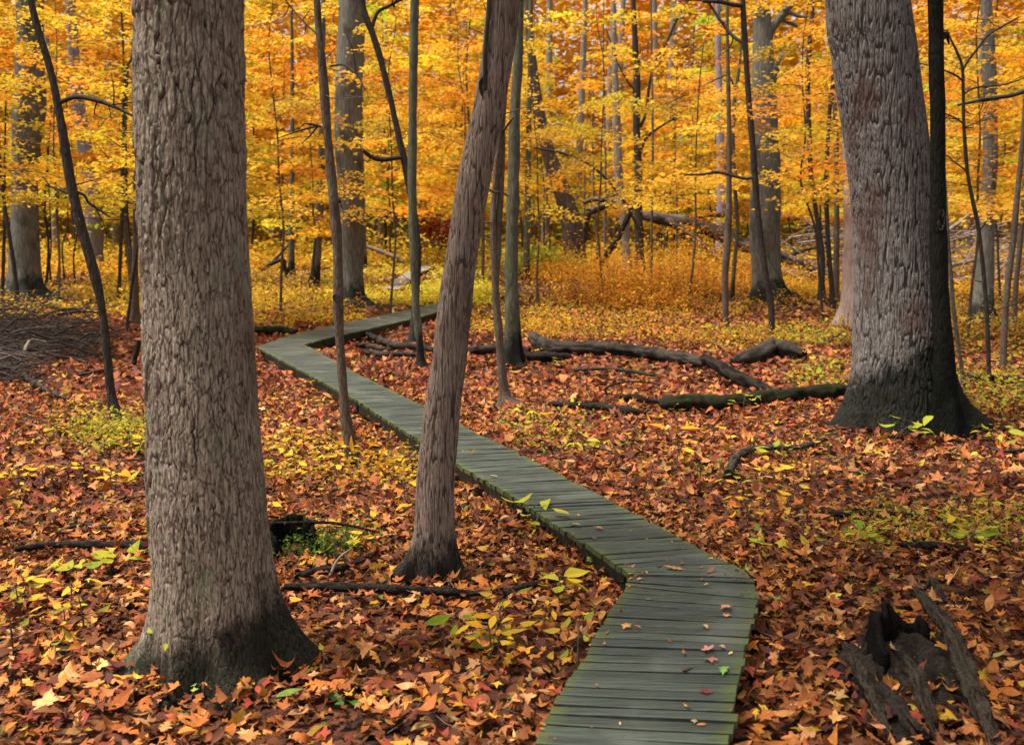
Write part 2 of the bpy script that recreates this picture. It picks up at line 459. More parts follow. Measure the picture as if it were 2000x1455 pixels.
def plank_mat(name, wood, moss, pale):
    m, nt, out = mat(name)
    at = N(nt, "ShaderNodeAttribute", attribute_name="Col"); ed = N(nt, "ShaderNodeAttribute", attribute_name="hgt")
    g = N(nt, "ShaderNodeTexNoise", Scale=1.0, Detail=6.0, Roughness=.65); nt.links.new(coords(nt, (3.0, 70, 20)), g.inputs["Vector"])
    b2 = N(nt, "ShaderNodeTexNoise", Scale=2.2, Detail=5.0); nt.links.new(coords(nt, (1, 1, 1)), b2.inputs["Vector"])
    b3 = N(nt, "ShaderNodeTexNoise", Scale=9.0, Detail=4.0); nt.links.new(coords(nt, (.6, 1.6, 1)), b3.inputs["Vector"])
    c = mixc(nt, ramp(nt, g.outputs["Fac"], .36, .64), tuple(x * .42 for x in wood), tuple(x * 1.15 for x in wood))
    c = mixc(nt, math_(nt, "MULTIPLY", ramp(nt, b2.outputs["Fac"], .5, .72), .55), c, pale)
    c = mixc(nt, math_(nt, "MULTIPLY", ramp(nt, b3.outputs["Fac"], .58, .72), .5), c, tuple(x * .35 for x in wood))
    e = math_(nt, "ADD", ed.outputs["Fac"], math_(nt, "MULTIPLY_ADD", b3.outputs["Fac"], 1.3, -.8))
    c = mixc(nt, math_(nt, "MULTIPLY", ramp(nt, e, .25, .95), .8), c, moss)
    c = mixc(nt, 1.0, c, at.outputs["Color"], "MULTIPLY")
    p = N(nt, "ShaderNodeBsdfPrincipled", Roughness=.62); p.inputs["Specular IOR Level"].default_value = .35
    bp = N(nt, "ShaderNodeBump", Strength=.45, Distance=.008); nt.links.new(g.outputs["Fac"], bp.inputs["Height"]); nt.links.new(bp.outputs[0], p.inputs["Normal"])
    nt.links.new(c, p.inputs["Base Color"]); nt.links.new(p.outputs[0], out.inputs["Surface"])
    return m

def planks(mb, Ls, Rs, pitch, gap, th, rng, nseg=9, tone=(.62, 1.25)):
    for i in range(len(Ls) - 1):
        l0, l1, r0, r1 = Ls[i], Ls[i + 1], Rs[i], Rs[i + 1]
        nb = max(1, round(.5 * (np.linalg.norm(l1 - l0) + np.linalg.norm(r1 - r0)) / pitch))
        for k in range(nb):
            a, b = k / nb, (k + 1) / nb
            A0, A1 = l0 + (l1 - l0) * a, l0 + (l1 - l0) * b
            B0, B1 = r0 + (r1 - r0) * a, r0 + (r1 - r0) * b
            def inset(P, Q):
                d = Q - P; L = np.linalg.norm(d); s = min(gap * rng.uniform(.6, 1.7) / max(L, 1e-6) / 2, .3)
                return P + d * s, Q - d * s
            A0, A1 = inset(A0, A1); B0, B1 = inset(B0, B1)
            ax = (B0 - A0) / np.linalg.norm(B0 - A0); e0, e1 = rng.normal(0, .007), rng.normal(0, .007)
            A0 = A0 + ax * e0; A1 = A1 + ax * e0; B0 = B0 + ax * e1; B1 = B1 + ax * e1
            dz = rng.normal(0, .002, 4)
            t = np.linspace(0, 1, nseg)
            warp = .003 * np.sin(t * 3.14 + rng.uniform(0, 6))
            near = A0 + (B0 - A0) * t[:, None]; far = A1 + (B1 - A1) * t[:, None]
            near[:, 2] += warp + dz[0] + (dz[1] - dz[0]) * t; far[:, 2] += warp + dz[2] + (dz[3] - dz[2]) * t
            bev = (far - near); bl = np.linalg.norm(bev, axis=1)[:, None]; bev = bev / np.maximum(bl, 1e-6) * np.minimum(.006, bl * .2)
            dn = np.array([0, 0, -.004])
            V = np.stack([near + [0, 0, -th], near + dn, near + bev, far - bev, far + dn, far + [0, 0, -th]], 1).reshape(-1, 3)
            q = []
            for s in range(nseg - 1):
                for c in range(6):
                    c2 = (c + 1) % 6
                    q.append((s * 6 + c, (s + 1) * 6 + c, (s + 1) * 6 + c2, s * 6 + c2))
            q = np.array(q)[:, ::-1]
            capA = np.array([[0, 1, 2, 5], [2, 3, 4, 5]]); capB = capA[:, ::-1] + (nseg - 1) * 6
            edge = np.repeat(np.clip(1 - np.minimum(t, 1 - t) / .22, 0, 1), 6)
            sh = rng.uniform(*tone); col = np.array([sh * rng.uniform(.94, 1.06), sh, sh * rng.uniform(.92, 1.06)])
            mb.add(V, np.vstack([q, capA, capB]), col, edge)

def beam(mb, P, side, h, th, drop):
    """a beam of height h under the deck edge running along points P"""
    P = np.asarray(P); d = np.gradient(P, axis=0); d[:, 2] = 0; d /= np.linalg.norm(d, axis=1)[:, None]
    nrm = np.stack([d[:, 1], -d[:, 0], np.zeros(len(d))], 1) * side
    a = P + nrm * .055 + [0, 0, -drop]; b = a + nrm * th
    V = np.stack([a, a - [0, 0, h], b - [0, 0, h], b], 1).reshape(-1, 3)
    q = []
    for s in range(len(P) - 1):
        for c in range(4):
            c2 = (c + 1) % 4; q.append((s * 4 + c, (s + 1) * 4 + c, (s + 1) * 4 + c2, s * 4 + c2))
    e = (len(P) - 1) * 4
    q += [(0, 1, 2, 3), (e + 3, e + 2, e + 1, e)]
    mb.add(V, np.array(q), (1, 1, 1), np.full(len(V), .55))

M_PLANK = plank_mat("weathered_green_planks", (.036, .047, .034), (.050, .068, .013), (.098, .106, .086))
M_BEAM = plank_mat("mossy_beam_wood", (.026, .023, .014), (.034, .042, .012), (.05, .045, .026))
def dense(P, step=.5):
    out = [P[0]]
    for a, b in zip(P[:-1], P[1:]):
        n = max(1, int(np.linalg.norm(b - a) / step))
        for k in range(1, n + 1): out.append(a + (b - a) * k / n)
    return np.array(out)
def build_boardwalk():
    rng = np.random.default_rng(3)
    base = np.array([1.0, 6.0, 0.0])
    root = empty("boardwalk", base, "zigzag plank boardwalk of mossy green-grey boards winding over the leaves", "boardwalk")
    mb = MB(); planks(mb, BW_L, BW_R, .086, .013, .034, rng)
    mb.build("deck", M_PLANK, root, smooth=False, loc=base)
    for pts, side in ((BW_L[:6], 1), (BW_L[6:16], 1), (BW_L[16:], 1), (BW_R[:6], -1), (BW_R[6:16], -1), (BW_R[16:], -1)):
        m2 = MB(); beam(m2, dense(pts), side, .135, .045, .036); m2.build("side_beam", M_BEAM, root, smooth=False, loc=base)
    for i in (2, 8, 10, 12, 13, 15, 17, 19):
        for P, Q in ((BW_L[i], BW_R[i]), (BW_R[i], BW_L[i])):
            d = (Q - P) / np.linalg.norm(Q - P); c = P + d * .04
            n_ = np.array([-d[1], d[0], 0])
            bx = []
            g = min(gz(c[0], c[1])[0], c[2] - .1) - .05
            for zz in (g, c[2] - .042):
                for s, t in ((0, -1), (0, 1), (1, 1), (1, -1)):
                    bx.append([*(c + d * (s * .075 - .006) + n_ * t * .045)[:2], zz])
            m3 = MB(); m3.add(bx, [(0, 1, 2, 3), (7, 6, 5, 4), (0, 4, 5, 1), (1, 5, 6, 2), (2, 6, 7, 3), (3, 7, 4, 0)], (.9, .9, .9), np.full(8, .4))
            m3.build("support_post", M_BEAM, root, smooth=False, loc=base)
build_boardwalk()

def build_far_walk():
    rng = np.random.default_rng(5)
    st = [((745, 563), (779, 565)), ((774, 544), (799, 548)), ((799, 529), (816, 535)), ((824, 520), (838, 524)), ((843, 514), (854, 517))]
    L = np.array([hit(*a, base_z, .16) for a, b in st]); R = np.array([hit(*b, base_z, .16) for a, b in st])
    global FAR_POLY
    FAR_POLY = np.vstack([L, R[::-1]])[:, :2]; FAR_POLY = FAR_POLY.mean(0) + (FAR_POLY - FAR_POLY.mean(0)) * np.array([1.25, 1.0]) + np.array([.15, -1.2])
    base = L[0].copy(); base[2] = base_z(L[0, 0], L[0, 1])[0]
    root = empty("boardwalk", base, "pale far stretch of boardwalk emerging among yellow brush behind the twin trunks", "boardwalk")
    mb = MB(); planks(mb, L, R, .3, .02, .04, rng, nseg=4)
    mb.build("deck", plank_mat("pale_far_planks", (.26, .225, .2), (.2, .19, .1), (.36, .31, .28)), root, smooth=False, loc=base)
    for P, s in ((L, 1), (R, -1)):
        m2 = MB(); beam(m2, dense(P, 2), s, .12, .05, .045); m2.build("side_beam", M_BEAM, root, smooth=False, loc=base)
build_far_walk()

# ------------------------------------------------------------------ leaf litter
M_LITTER = leaf_mat("fallen_leaves", trans=.15, rough=.65, spec=.12)
LIT_NEAR = [((.52, .20, .055), 15), ((.52, .165, .025), 12), ((.40, .12, .028), 17), ((.24, .075, .024), 20), ((.12, .038, .018), 16), ((.08, .022, .018), 7), ((.60, .30, .11), 11), ((.62, .34, .03), 5), ((.30, .05, .028), 6), ((.16, .22, .04), .7)]
LIT_MID = [((.54, .185, .065), 17), ((.52, .15, .035), 15), ((.36, .10, .042), 17), ((.24, .07, .042), 18), ((.11, .034, .022), 14), ((.56, .23, .075), 8), ((.30, .045, .025), 8), ((.58, .33, .03), 5)]
LIT_FAR = [((.55, .26, .06), 14), ((.5, .17, .05), 14), ((.34, .13, .05), 12), ((.22, .085, .04), 10), ((.62, .38, .06), 14), ((.4, .28, .05), 7)]
def build_litter():
    rng = np.random.default_rng(11)
    mb = MB()
    def scatter(d0, d1, dens, tpls, size, pal, zmax, tmax):
        area = .6 * (d1 * d1 - d0 * d0) + 2.4 * (d1 - d0)
        n = int(area * dens)
        y = np.sqrt(rng.uniform(d0 * d0, d1 * d1, n)); x = rng.uniform(-1, 1, n) * (.6 * y + 1.2)
        clump = n2(x, y, 1.3, 77)
        keep = rng.uniform(0, 1, n) < .55 + .75 * clump
        x, y = x[keep], y[keep]; n = len(x)
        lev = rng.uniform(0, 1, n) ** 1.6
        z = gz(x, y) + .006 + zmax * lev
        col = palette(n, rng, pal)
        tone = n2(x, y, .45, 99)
        col *= ((.78 + .4 * tone) * (.36 + .66 * lev))[:, None]  # lower leaves tinted darker: older leaves, plus gap shade put into the colour
        k = rng.integers(0, len(tpls), n)
        for i, t in enumerate(tpls):
            s = k == i; m = s.sum()
            tl = np.abs(rng.normal(0, 1, m)) * tmax * (.5 + .8 * lev[s])
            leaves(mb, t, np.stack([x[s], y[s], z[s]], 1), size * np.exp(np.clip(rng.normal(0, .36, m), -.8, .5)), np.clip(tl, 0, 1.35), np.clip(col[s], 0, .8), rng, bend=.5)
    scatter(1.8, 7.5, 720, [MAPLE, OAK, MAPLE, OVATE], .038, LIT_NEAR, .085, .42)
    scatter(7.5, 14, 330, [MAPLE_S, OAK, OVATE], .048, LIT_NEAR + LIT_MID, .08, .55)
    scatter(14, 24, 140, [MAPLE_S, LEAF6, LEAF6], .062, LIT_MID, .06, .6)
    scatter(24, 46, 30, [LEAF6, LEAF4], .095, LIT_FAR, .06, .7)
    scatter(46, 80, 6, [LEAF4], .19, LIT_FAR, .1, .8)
    # crumbs of leaf caught on the boards
    seg = rng.integers(0, 16, 150); a, b = rng.uniform(0, 1, 150), rng.beta(.5, .5, 150)
    P = (BW_L[seg] * (1 - a[:, None]) + BW_L[seg + 1] * a[:, None]) * (1 - b[:, None]) + (BW_R[seg] * (1 - a[:, None]) + BW_R[seg + 1] * a[:, None]) * b[:, None]
    P[:, 2] += .008
    leaves(mb, OAK, P, rng.uniform(.006, .02, 150), np.abs(rng.normal(.1, .15, 150)), palette(150, rng, LIT_NEAR, .3), rng, bend=.3)
    tag(mb.build("leaf_litter", M_LITTER), "thick carpet of orange and brown fallen leaves", None, None, "stuff")
    # fine twigs in the litter
    tw = MB()
    for i in range(900):
        y = math.sqrt(rng.uniform(3.5, 400)); x = rng.uniform(-1, 1) * (.58 * y + .6)
        if inpoly([x], [y], BW_POLY)[0]: continue
        L = rng.uniform(.08, .45); a = rng.uniform(0, 6.28); p = np.array([[0, 0], [.5, rng.normal(0, .08)], [1, rng.normal(0, .1)]]) * L
        xx = x + p[:, 0] * math.cos(a) - p[:, 1] * math.sin(a); yy = y + p[:, 0] * math.sin(a) + p[:, 1] * math.cos(a)
        zz = gz(xx, yy) + rng.uniform(.03, .06, 3)
        r = rng.uniform(.002, .006)
        add_tube(tw, np.stack([xx, yy, zz], 1), [r, r * .8, r * .4], 4, 5, c=np.array([.10, .07, .055]) * rng.uniform(.4, 1.8), caps=False)
    tag(tw.build("twig_litter", leaf_mat("dry_twigs", trans=0.0, rough=.8, vein=False)), "thin dry twigs scattered in the leaf litter", None, None, "stuff")
build_litter()
# ------------------------------------------------------------------ trunks
def px_line(pts, y, dy=None):
    """picture points (px, py, width) -> world centre line at distance y and radii"""
    C, R = [], []
    for i, (px, py, w) in enumerate(pts):
        yy = y + (dy[i] if dy is not None else 0)
        p = at_y(px, py, yy); C.append(p); R.append(w * .5 * depth(p) / F)
    return np.array(C), np.array(R)

def extend_top(C, R, extra, taper=.75):
    if extra <= 0: return C, R
    d = C[-1] - C[-2]; d = d / np.linalg.norm(d); d = d * .6 + np.array([0, 0, .4]); d /= np.linalg.norm(d)
    return np.vstack([C, C[-1] + d * extra]), np.append(R, R[-1] * taper)

def trunk_mesh(mb, C, R, sides, dz, disp=None, lobes=None, seed=0, low=.25):
    """lobes: (count, strength, height, phase) root flare; the line starts at the ground and is carried on below it"""
    C = np.vstack([C[0] - np.array([0, 0, low]), C]); R = np.append(R[0] * 1.12, R)
    L = np.linalg.norm(np.diff(C, axis=0), axis=1).sum(); n = max(12, int(L / dz))
    X = spline(np.hstack([C, R[:, None]]), n); C2, r = X[:, :3], np.maximum(X[:, 3], .003)
    T, Nn, B = frames(C2)
    u = np.linspace(0, 2 * np.pi, sides, endpoint=False)
    rr = np.repeat(r[:, None], sides, 1); gb = gz(C[1][0], C[1][1])[0]
    hh = np.concatenate([[0], np.cumsum(np.linalg.norm(np.diff(C2, axis=0), axis=1))]) - low
    if isinstance(lobes, dict):
        fl = np.exp(-np.clip(C2[:, 2] - gb, 0, None) / lobes["h0"])[:, None]
        q = np.stack([np.cos(u) * 2 + seed, np.sin(u) * 2, np.zeros(sides)], 1); wob = (vnoise(q, seed + 3) - .5)
        ex = np.zeros((1, sides))
        for deg, st, wd in lobes["roots"]:
            d_ = (u - math.radians(deg) + wob * .5 + np.pi) % (2 * np.pi) - np.pi
            ex = ex + st * np.exp(-(d_ / wd) ** 2)[None]
        rr = rr * (1 + ex * fl ** (1 / (0.55 + .6 * np.clip(ex, 0, 1))) + .10 * wob[None] * fl)
    elif lobes:
        k, st, h0, ph = lobes
        fl = np.exp(-np.clip(C2[:, 2] - gb, -low, None) / h0)[:, None]
        q = np.stack([np.cos(u) * 1.2 + seed, np.sin(u) * 1.2, np.zeros(sides)], 1)
        wob = (vnoise(q * 1.3, seed + 3) - .5) * 1.6
        rr = rr * (1 + st * fl * (np.clip(np.cos(k * u + ph + wob), -.35, 1) + .25 + .5 * wob))
    dirs = np.cos(u)[None, :, None] * Nn[:, None, :] + np.sin(u)[None, :, None] * B[:, None, :]
    V = C2[:, None, :] + rr[..., None] * dirs
    big = fbm(V.reshape(-1, 3) * np.array([2.2, 2.2, .9]) / max(.3, R.mean() * 3), seed + 7, 2).reshape(rr.shape) - .5
    V = V + dirs * (big * (.16 if sides > 60 else .34) * rr)[..., None]
    hgt = None
    if disp is not None:
        h, hgt = disp(V.reshape(-1, 3) - C2[0], hh.repeat(sides))
        V = V + dirs * h.reshape(rr.shape)[..., None]
    i = np.arange(n - 1)[:, None] * sides; j = np.arange(sides)[None]; j2 = (j + 1) % sides
    q = np.stack([i + j, i + j2, i + sides + j2, i + sides + j], -1).reshape(-1, 4)
    mb.add(V.reshape(-1, 3), q, None, hgt)
    return C2, r

def disp_plates(p, h):
    """flaky bark: many small rough flakes parted by thin broken vertical cracks, larger loose plates higher up"""
    wv = np.stack([fbm(p * 9, 1, 3), fbm(p * 9, 2, 3), fbm(p * 9, 3, 3)], 1) - .5
    zone = sstep(.40, .62, fbm(p * np.array([3, 3, 1.2]), 21, 2) + .20 * sstep(.9, 2.6, h) - .10) * sstep(.3, 1.0, h)
    def flakes(fx, fz, s, w, ed):
        f1, f2, cid, dz = cellular((p + wv * np.array([w, w, w * 3])) * np.array([fx, fx, fz]), s)
        e = sstep(.0, ed, f2 - f1)
        return e, cid, e * (.55 + .6 * cid + np.clip(dz, -.7, .7) * .5)
    e1, c1, small = flakes(54, 4.2, 5, .035, .09)
    e2, c2, big = flakes(26, 2.4, 15, .04, .08)
    e3, c3, tiny = flakes(95, 16, 25, .02, .25)
    fine = fbm(p * np.array([150, 150, 35.0]), 8, 3)
    body = small * (1 - zone) + (big * 1.15 + small * .25) * zone
    hgt = body + tiny * .16 + (fine - .5) * .6
    crack = sstep(.10, .45, e1 * (1 - zone * .8) + e2 * zone * .8)
    low = 1 - .5 * sstep(.9, .25, h)
    return hgt * (.0066 + .009 * zone) * low, np.clip(.25 + .75 * crack * np.clip(.45 + hgt * .5, 0, 1.2), 0, 1.4) * crack + .0

def disp_ridges(freq, amp, st=6.0, wr=.05):
    def f(p, h):
        wv = np.stack([fbm(p * 4, 31, 2), fbm(p * 4, 32, 2), np.zeros(len(p))], 1) - .5
        q = (p + wv * wr) * np.array([freq, freq, freq / st])
        a = np.abs(2 * vnoise(q, 33) - 1); b = np.abs(2 * vnoise(q * np.array([1.7, 1.7, 2.0]) + 7, 34) - 1)
        ridge = sstep(.02, .30, a) * (.55 + .45 * sstep(.02, .2, b))
        fine = fbm(p * np.array([freq * 2.6, freq * 2.6, freq * .7]), 35, 2)
        hg = ridge + (fine - .5) * .5
        return hg * amp, np.clip(hg, 0, 1.3)
    return f

M_BARK1 = bark_mat("shaggy_plated_bark", (.018, .013, .010), (.155, .118, .088), (.37, .305, .235), f=44, stretch=.17, bump=.6, lichen=(.185, .20, .13), stain=((.006, .0075, .005), .23, .34, .40), hgt=(.15, .85), patch=(.12, .066, .05), crack=.5, cw=.10)
M_BARK2 = bark_mat("fibrous_brown_bark", (.024, .017, .013), (.170, .124, .096), (.34, .265, .21), f=75, stretch=.08, bump=.6, stain=((.009, .009, .008), .2, .3, .1), hgt=(.05, .55), patch=(.12, .085, .062), crack=.32, cw=.12)
M_BARK3 = bark_mat("furrowed_oak_bark", (.011, .010, .010), (.115, .10, .09), (.27, .245, .22), f=46, stretch=.11, bump=.5, stain=((.005, .0065, .004), .95, .5, .7), hgt=(.08, .5), patch=(.13, .082, .07), crack=.5, cw=.13)
M_GREY = bark_mat("grey_bark", (.028, .027, .024), (.105, .10, .086), (.185, .178, .155), f=13, stretch=.16, bump=.6, lichen=(.12, .13, .09), stain=((.012, .013, .011), .5, .6, .3), patch=(.06, .058, .048))
M_GREEN = bark_mat("greenish_bark", (.018, .018, .015), (.075, .073, .05), (.145, .142, .10), f=22, stretch=.14, bump=.6, lichen=(.10, .13, .06), stain=((.012, .013, .012), .5, .5, .8))
M_BROWN = bark_mat("brown_bark", (.018, .013, .011), (.088, .062, .046), (.17, .125, .095), f=36, stretch=.18, bump=.6, lichen=(.14, .15, .10), patch=(.07, .05, .04))
M_DARK = bark_mat("dark_bark", (.008, .007, .007), (.035, .029, .025), (.075, .062, .05), f=24, stretch=.2, bump=.6)
M_PALE = bark_mat("pale_far_bark", (.07, .058, .048), (.19, .15, .12), (.28, .23, .19), f=10, stretch=.14, bump=.5)
M_LOG = bark_mat("dead_grey_wood", (.005, .004, .004), (.028, .021, .017), (.085, .070, .057), f=26, stretch=1.0, bump=.9, patch=(.02, .016, .014), hgt=(.1, .8), crack=.0)
M_LOGDARK = bark_mat("rotten_dark_wood", (.004, .0035, .003), (.016, .012, .010), (.045, .035, .027), f=26, stretch=1.0, bump=.9, hgt=(.1, .8), crack=.0)
M_MOSSLOG = bark_mat("mossy_rotten_wood", (.004, .004, .003), (.015, .014, .009), (.032, .032, .016), f=24, stretch=1.0, bump=.9, lichen=(.030, .045, .010), hgt=(.1, .8), crack=.0)

GOLD = [((0.705, 0.404, 0.025), 30), ((0.740, 0.490, 0.052), 26), ((0.688, 0.301, 0.016), 14), ((0.516, 0.344, 0.028), 12), ((0.473, 0.172, 0.014), 4)]
ORANGE = [((0.705, 0.258, 0.013), 30), ((0.705, 0.327, 0.021), 28), ((0.636, 0.189, 0.011), 12), ((0.705, 0.396, 0.048), 16), ((0.361, 0.095, 0.019), 4)]
OLIVE = [((0.482, 0.344, 0.024), 26), ((0.585, 0.361, 0.019), 26), ((0.327, 0.284, 0.028), 16), ((0.671, 0.396, 0.028), 18)]
LIME = [((0.516, 0.464, 0.033), 26), ((0.619, 0.482, 0.048), 24), ((0.344, 0.396, 0.028), 12), ((0.688, 0.447, 0.038), 16)]
RUST = [((.42, .12, .03), 26), ((.55, .2, .03), 20), ((.3, .07, .025), 14)]
M_CROWN = leaf_mat("autumn_foliage", trans=.55, rough=.6, spec=.15, vein=False)
M_CROWNV = leaf_mat("understory_foliage", trans=.55, rough=.6, spec=.15, objvar=.025, vein=False)

def limbs_and_leaves(wood, leaf, axis, zr, nb, lrange, rng, pal, tpl=LEAF4, per=170, size=.062, wr=.012, flat=.07, az0=None, azr=None, dens=1.0, droop=.10):
    """layered sprays: limbs from the axis line (k,3) with leaves lying in flat tiers along them"""
    axis = np.asarray(axis)
    for b in range(nb):
        z = zr[0] + (zr[1] - zr[0]) * (b + rng.uniform(0, 1)) / nb
        o = np.array([np.interp(z, axis[:, 2], axis[:, 0]), np.interp(z, axis[:, 2], axis[:, 1]), z])
        a = (az0 + rng.uniform(-azr, azr)) if az0 is not None else (b * 2.4 + rng.uniform(-.6, .6))
        fr = (z - zr[0]) / max(zr[1] - zr[0], .1)
        L = rng.uniform(*lrange) * (1 - .45 * fr)
        t = np.linspace(0, 1, 6)[:, None]
        d = np.array([math.cos(a), math.sin(a), 0]); sd_ = np.array([-d[1], d[0], 0])
        P = o + d * L * t + np.array([0, 0, 1]) * L * (.30 * t - (.30 + droop) * t ** 2 * rng.uniform(.5, 1.0)) + sd_ * L * .12 * np.sin(t * 3 + rng.uniform(0, 6)) * t
        r0 = max(.004, wr * (L / 2) ** .8)
        add_tube(wood, P, np.linspace(r0, r0 * .25, 6), 5, 10, caps=False)
        for s in range(4):                                              # side twigs
            k = rng.uniform(.25, .95); q = P[0] * 0 + np.array([np.interp(k, t[:, 0], P[:, i]) for i in range(3)])
            e = q + (d * rng.uniform(.3, .8) + sd_ * rng.choice([-1, 1]) * rng.uniform(.5, 1)) * L * .28 + np.array([0, 0, rng.uniform(-.06, .1) * L])
            add_tube(wood, [q, (q + e) / 2 + rng.normal(0, .02 * L, 3), e], [r0 * .45, r0 * .35, r0 * .15], 4, 5, caps=False)
        n = int(per * (L / 2) ** 1.3 * rng.uniform(.6, 1.3) * dens)
        if n < 3: continue
        k = rng.beta(2.2, 1.25, n); lat = rng.normal(0, 1, n) * .23 * L * (.35 + .65 * np.sin(np.clip(k, 0, 1) * 2.6))
        C = np.stack([np.interp(k, t[:, 0], P[:, i]) for i in range(3)], 1)
        pos = C + sd_ * lat[:, None] + rng.normal(0, .03 * L, (n, 3)) * np.array([1, 1, .3])
        pos[:, 2] += rng.normal(0, flat, n) - np.abs(lat) * .22
        bt = np.exp(rng.normal(0, .12))
        hue = rng.normal(0, .10)
        col = blend_to(palette(n, rng, pal, .10), palette(1, rng, pal, .10)[0], .62) * bt
        col[:, 1] *= math.exp(hue); col = np.clip(col, .01, .85)
        leaves(leaf, tpl, pos, size * np.exp(rng.normal(0, .28, n)), np.abs(rng.normal(.25, .38, n)), col, rng, bend=.3)

def vary(rng, P, amt): return P + rng.normal(0, amt, P.shape)

def tree(name, label, pts, m, sides=20, dz=.06, extra=1.5, lobes=(4, .35, .25, 0), disp=None, dist=None, dy=None, branches=(), knots=(), crown=None, cat="tree", group=None, seed=1, bm=None, low=.25, slope=0.0, front=(), roots=(), over=None):
    branches = list(branches) + list(front)
    b0 = hit(pts[0][0], pts[0][1])
    y = dist if dist else b0[1] + pts[0][2] * .35 * depth(b0) / F
    if dist: b0 = at_y(pts[0][0], pts[0][1], dist)
    if dy is None and slope: dy = [0 + slope * i for i in range(len(pts))]
    C, R = px_line(pts, y, dy)
    C, R = extend_top(C, R, extra)
    base = np.array([C[0][0], C[0][1], gz(C[0][0], C[0][1])[0]])
    root = empty(name, base, label, cat, group)
    mb = MB(); C2, r2 = trunk_mesh(mb, C, R, sides, dz, disp, lobes, seed, low)
    rng = np.random.default_rng(seed * 13 + 5)
    for k, rt in enumerate(roots):
        e = hit(rt[-1][0], rt[-1][1]); y0 = y - R[1] * .35; P, S = [], []
        for i, (px, py, w_) in enumerate(rt):
            p = at_y(px, py, y0 + (e[1] - y0) * (i / (len(rt) - 1)) ** .8); P.append(p); S.append(w_ * .5 * depth(p) / F)
        P[-1][2] -= .01
        V = MB(); add_tube(V, P, S, 28, 60, lump=.22, seed=seed + k, caps=False, lf=10, grain=.12)
        mb.add(V.v[0], V.f[0], None, .45 + .3 * V.h[0])
    if crown:
        lb = MB(); pal, z0, z1, nb, lr, per, size = crown
        limbs_and_leaves(mb, lb, C2, (base[2] + z0, min(base[2] + z1, C2[-1, 2] - .3)), nb, lr, rng, pal, per=per, size=size, wr=.014)
        lb.build("crown", M_CROWN, root, smooth=False, loc=base)
    if over:                                                            # unseen bole and crown above the frame, added to shade the near ground
        pal, hh_, sp = over; tp = C2[-1]; lb = MB(); up = np.array([tp, tp + [.1, .05, hh_ * .35], tp + [.05, .2, hh_ * .7], tp + [-.1, .3, hh_]])
        add_tube(mb, up, np.array([1, .8, .5, .15]) * r2[-1], 20, 30, caps=False)
        limbs_and_leaves(mb, lb, np.vstack([tp, up]), (tp[2] + 1.8, tp[2] + hh_ - .3), 26, (sp * .6, sp), rng, pal, per=95, size=.075, wr=.03)
        lb.build("crown", M_CROWN, root, smooth=False, loc=base)
    if 12 <= sides <= 30:
        for k in range(rng.integers(4, 10)):
            z = rng.uniform(base[2] + 1.0, max(base[2] + 1.5, min(C2[-1, 2], base[2] + 8))); i = np.argmin(np.abs(C2[:, 2] - z)); a = rng.uniform(0, 6.28); L = rng.uniform(.12, .75)
            o = C2[i]; e = o + np.array([math.cos(a), math.sin(a), rng.uniform(-.2, .7)]) * L; r = min(r2[i] * .35, rng.uniform(.004, .009))
            add_tube(mb, [o, (o + e) / 2 + rng.normal(0, .07 * L, 3), e], [r * 1.6, r, r * .35], 5, 8, caps=False)
            if L > .4:
                q = (o + e) / 2; add_tube(mb, [q, q + (e - o) * .3 + rng.normal(0, .12, 3)], [r * .8, r * .3], 4, 4, caps=False)
    mb.build("trunk", m, root, loc=base)
    for br in branches:
        wb = MB(); off = rng.uniform(-.25, .25)
        P, Rb = px_line(br, y, [off * i / max(1, len(br) - 1) * 2 for i in range(len(br))])
        if br in front: P[:, 1] = y - np.interp(P[:, 2], C2[:, 2], r2) * .96; P[:, 1] += np.interp(P[:, 2], C2[:, 2], C2[:, 1]) - y
        add_tube(wb, P, Rb, 8, 5 * len(P), lump=.12, seed=seed)
        L = np.linalg.norm(P[-1] - P[0])
        for s in range(0 if br in front else int(3 + L * 2)):
            k = rng.uniform(.3, 1); i = min(int(k * (len(P) - 1)), len(P) - 2); q = P[i] + (P[i + 1] - P[i]) * (k * (len(P) - 1) - i)
            dd = (P[i + 1] - P[i]) / np.linalg.norm(P[i + 1] - P[i]); e = q + (dd * .6 + rng.normal(0, .55, 3)) * rng.uniform(.2, .55) * min(1.4, .5 + L * .3)
            r = max(.003, Rb[-1] * .7)
            add_tube(wb, [q, (q + e) / 2 + rng.normal(0, .04, 3), e], [r, r * .7, r * .3], 5, 6, caps=False)
        wb.build("branch", bm or m, root, loc=base)  # front ones are dark strips standing in for trunk cracks, not branches
    for (kx, ky, kw, kh) in knots:
        kb = MB(); c = at_y(kx, ky, y); s = depth(c) / F
        i = np.argmin(np.abs(C2[:, 2] - c[2])); rr = r2[i]
        dxk = c[0] - C2[i, 0]; c[1] = C2[i, 1] - math.sqrt(max(rr * rr - dxk * dxk, (rr * .2) ** 2)) * .97
        u, v = np.meshgrid(np.linspace(0, 2 * np.pi, 20, endpoint=False), np.linspace(.0, 1, 6))
        u = u.ravel(); v = v.ravel()
        rad = np.sin(v * np.pi * .5); dep = np.where(v > .75, .35, -.2 + v * .6)
        V = np.stack([c[0] + np.cos(u) * rad * kw * .5 * s, c[1] - dep * kw * .35 * s, c[2] + np.sin(u) * rad * kh * .5 * s], 1)
        V += (np.stack([vnoise(V * 40, k) for k in (1, 2, 3)], 1) - .5) * kw * s * .25
        ii = np.arange(5)[:, None] * 20; jj = np.arange(20)[None]; j2 = (jj + 1) % 20
        kb.add(V, np.stack([ii + jj, ii + j2, ii + 20 + j2, ii + 20 + jj], -1).reshape(-1, 4))
        kb.build("knothole", M_DARK, root, loc=base)
    return root

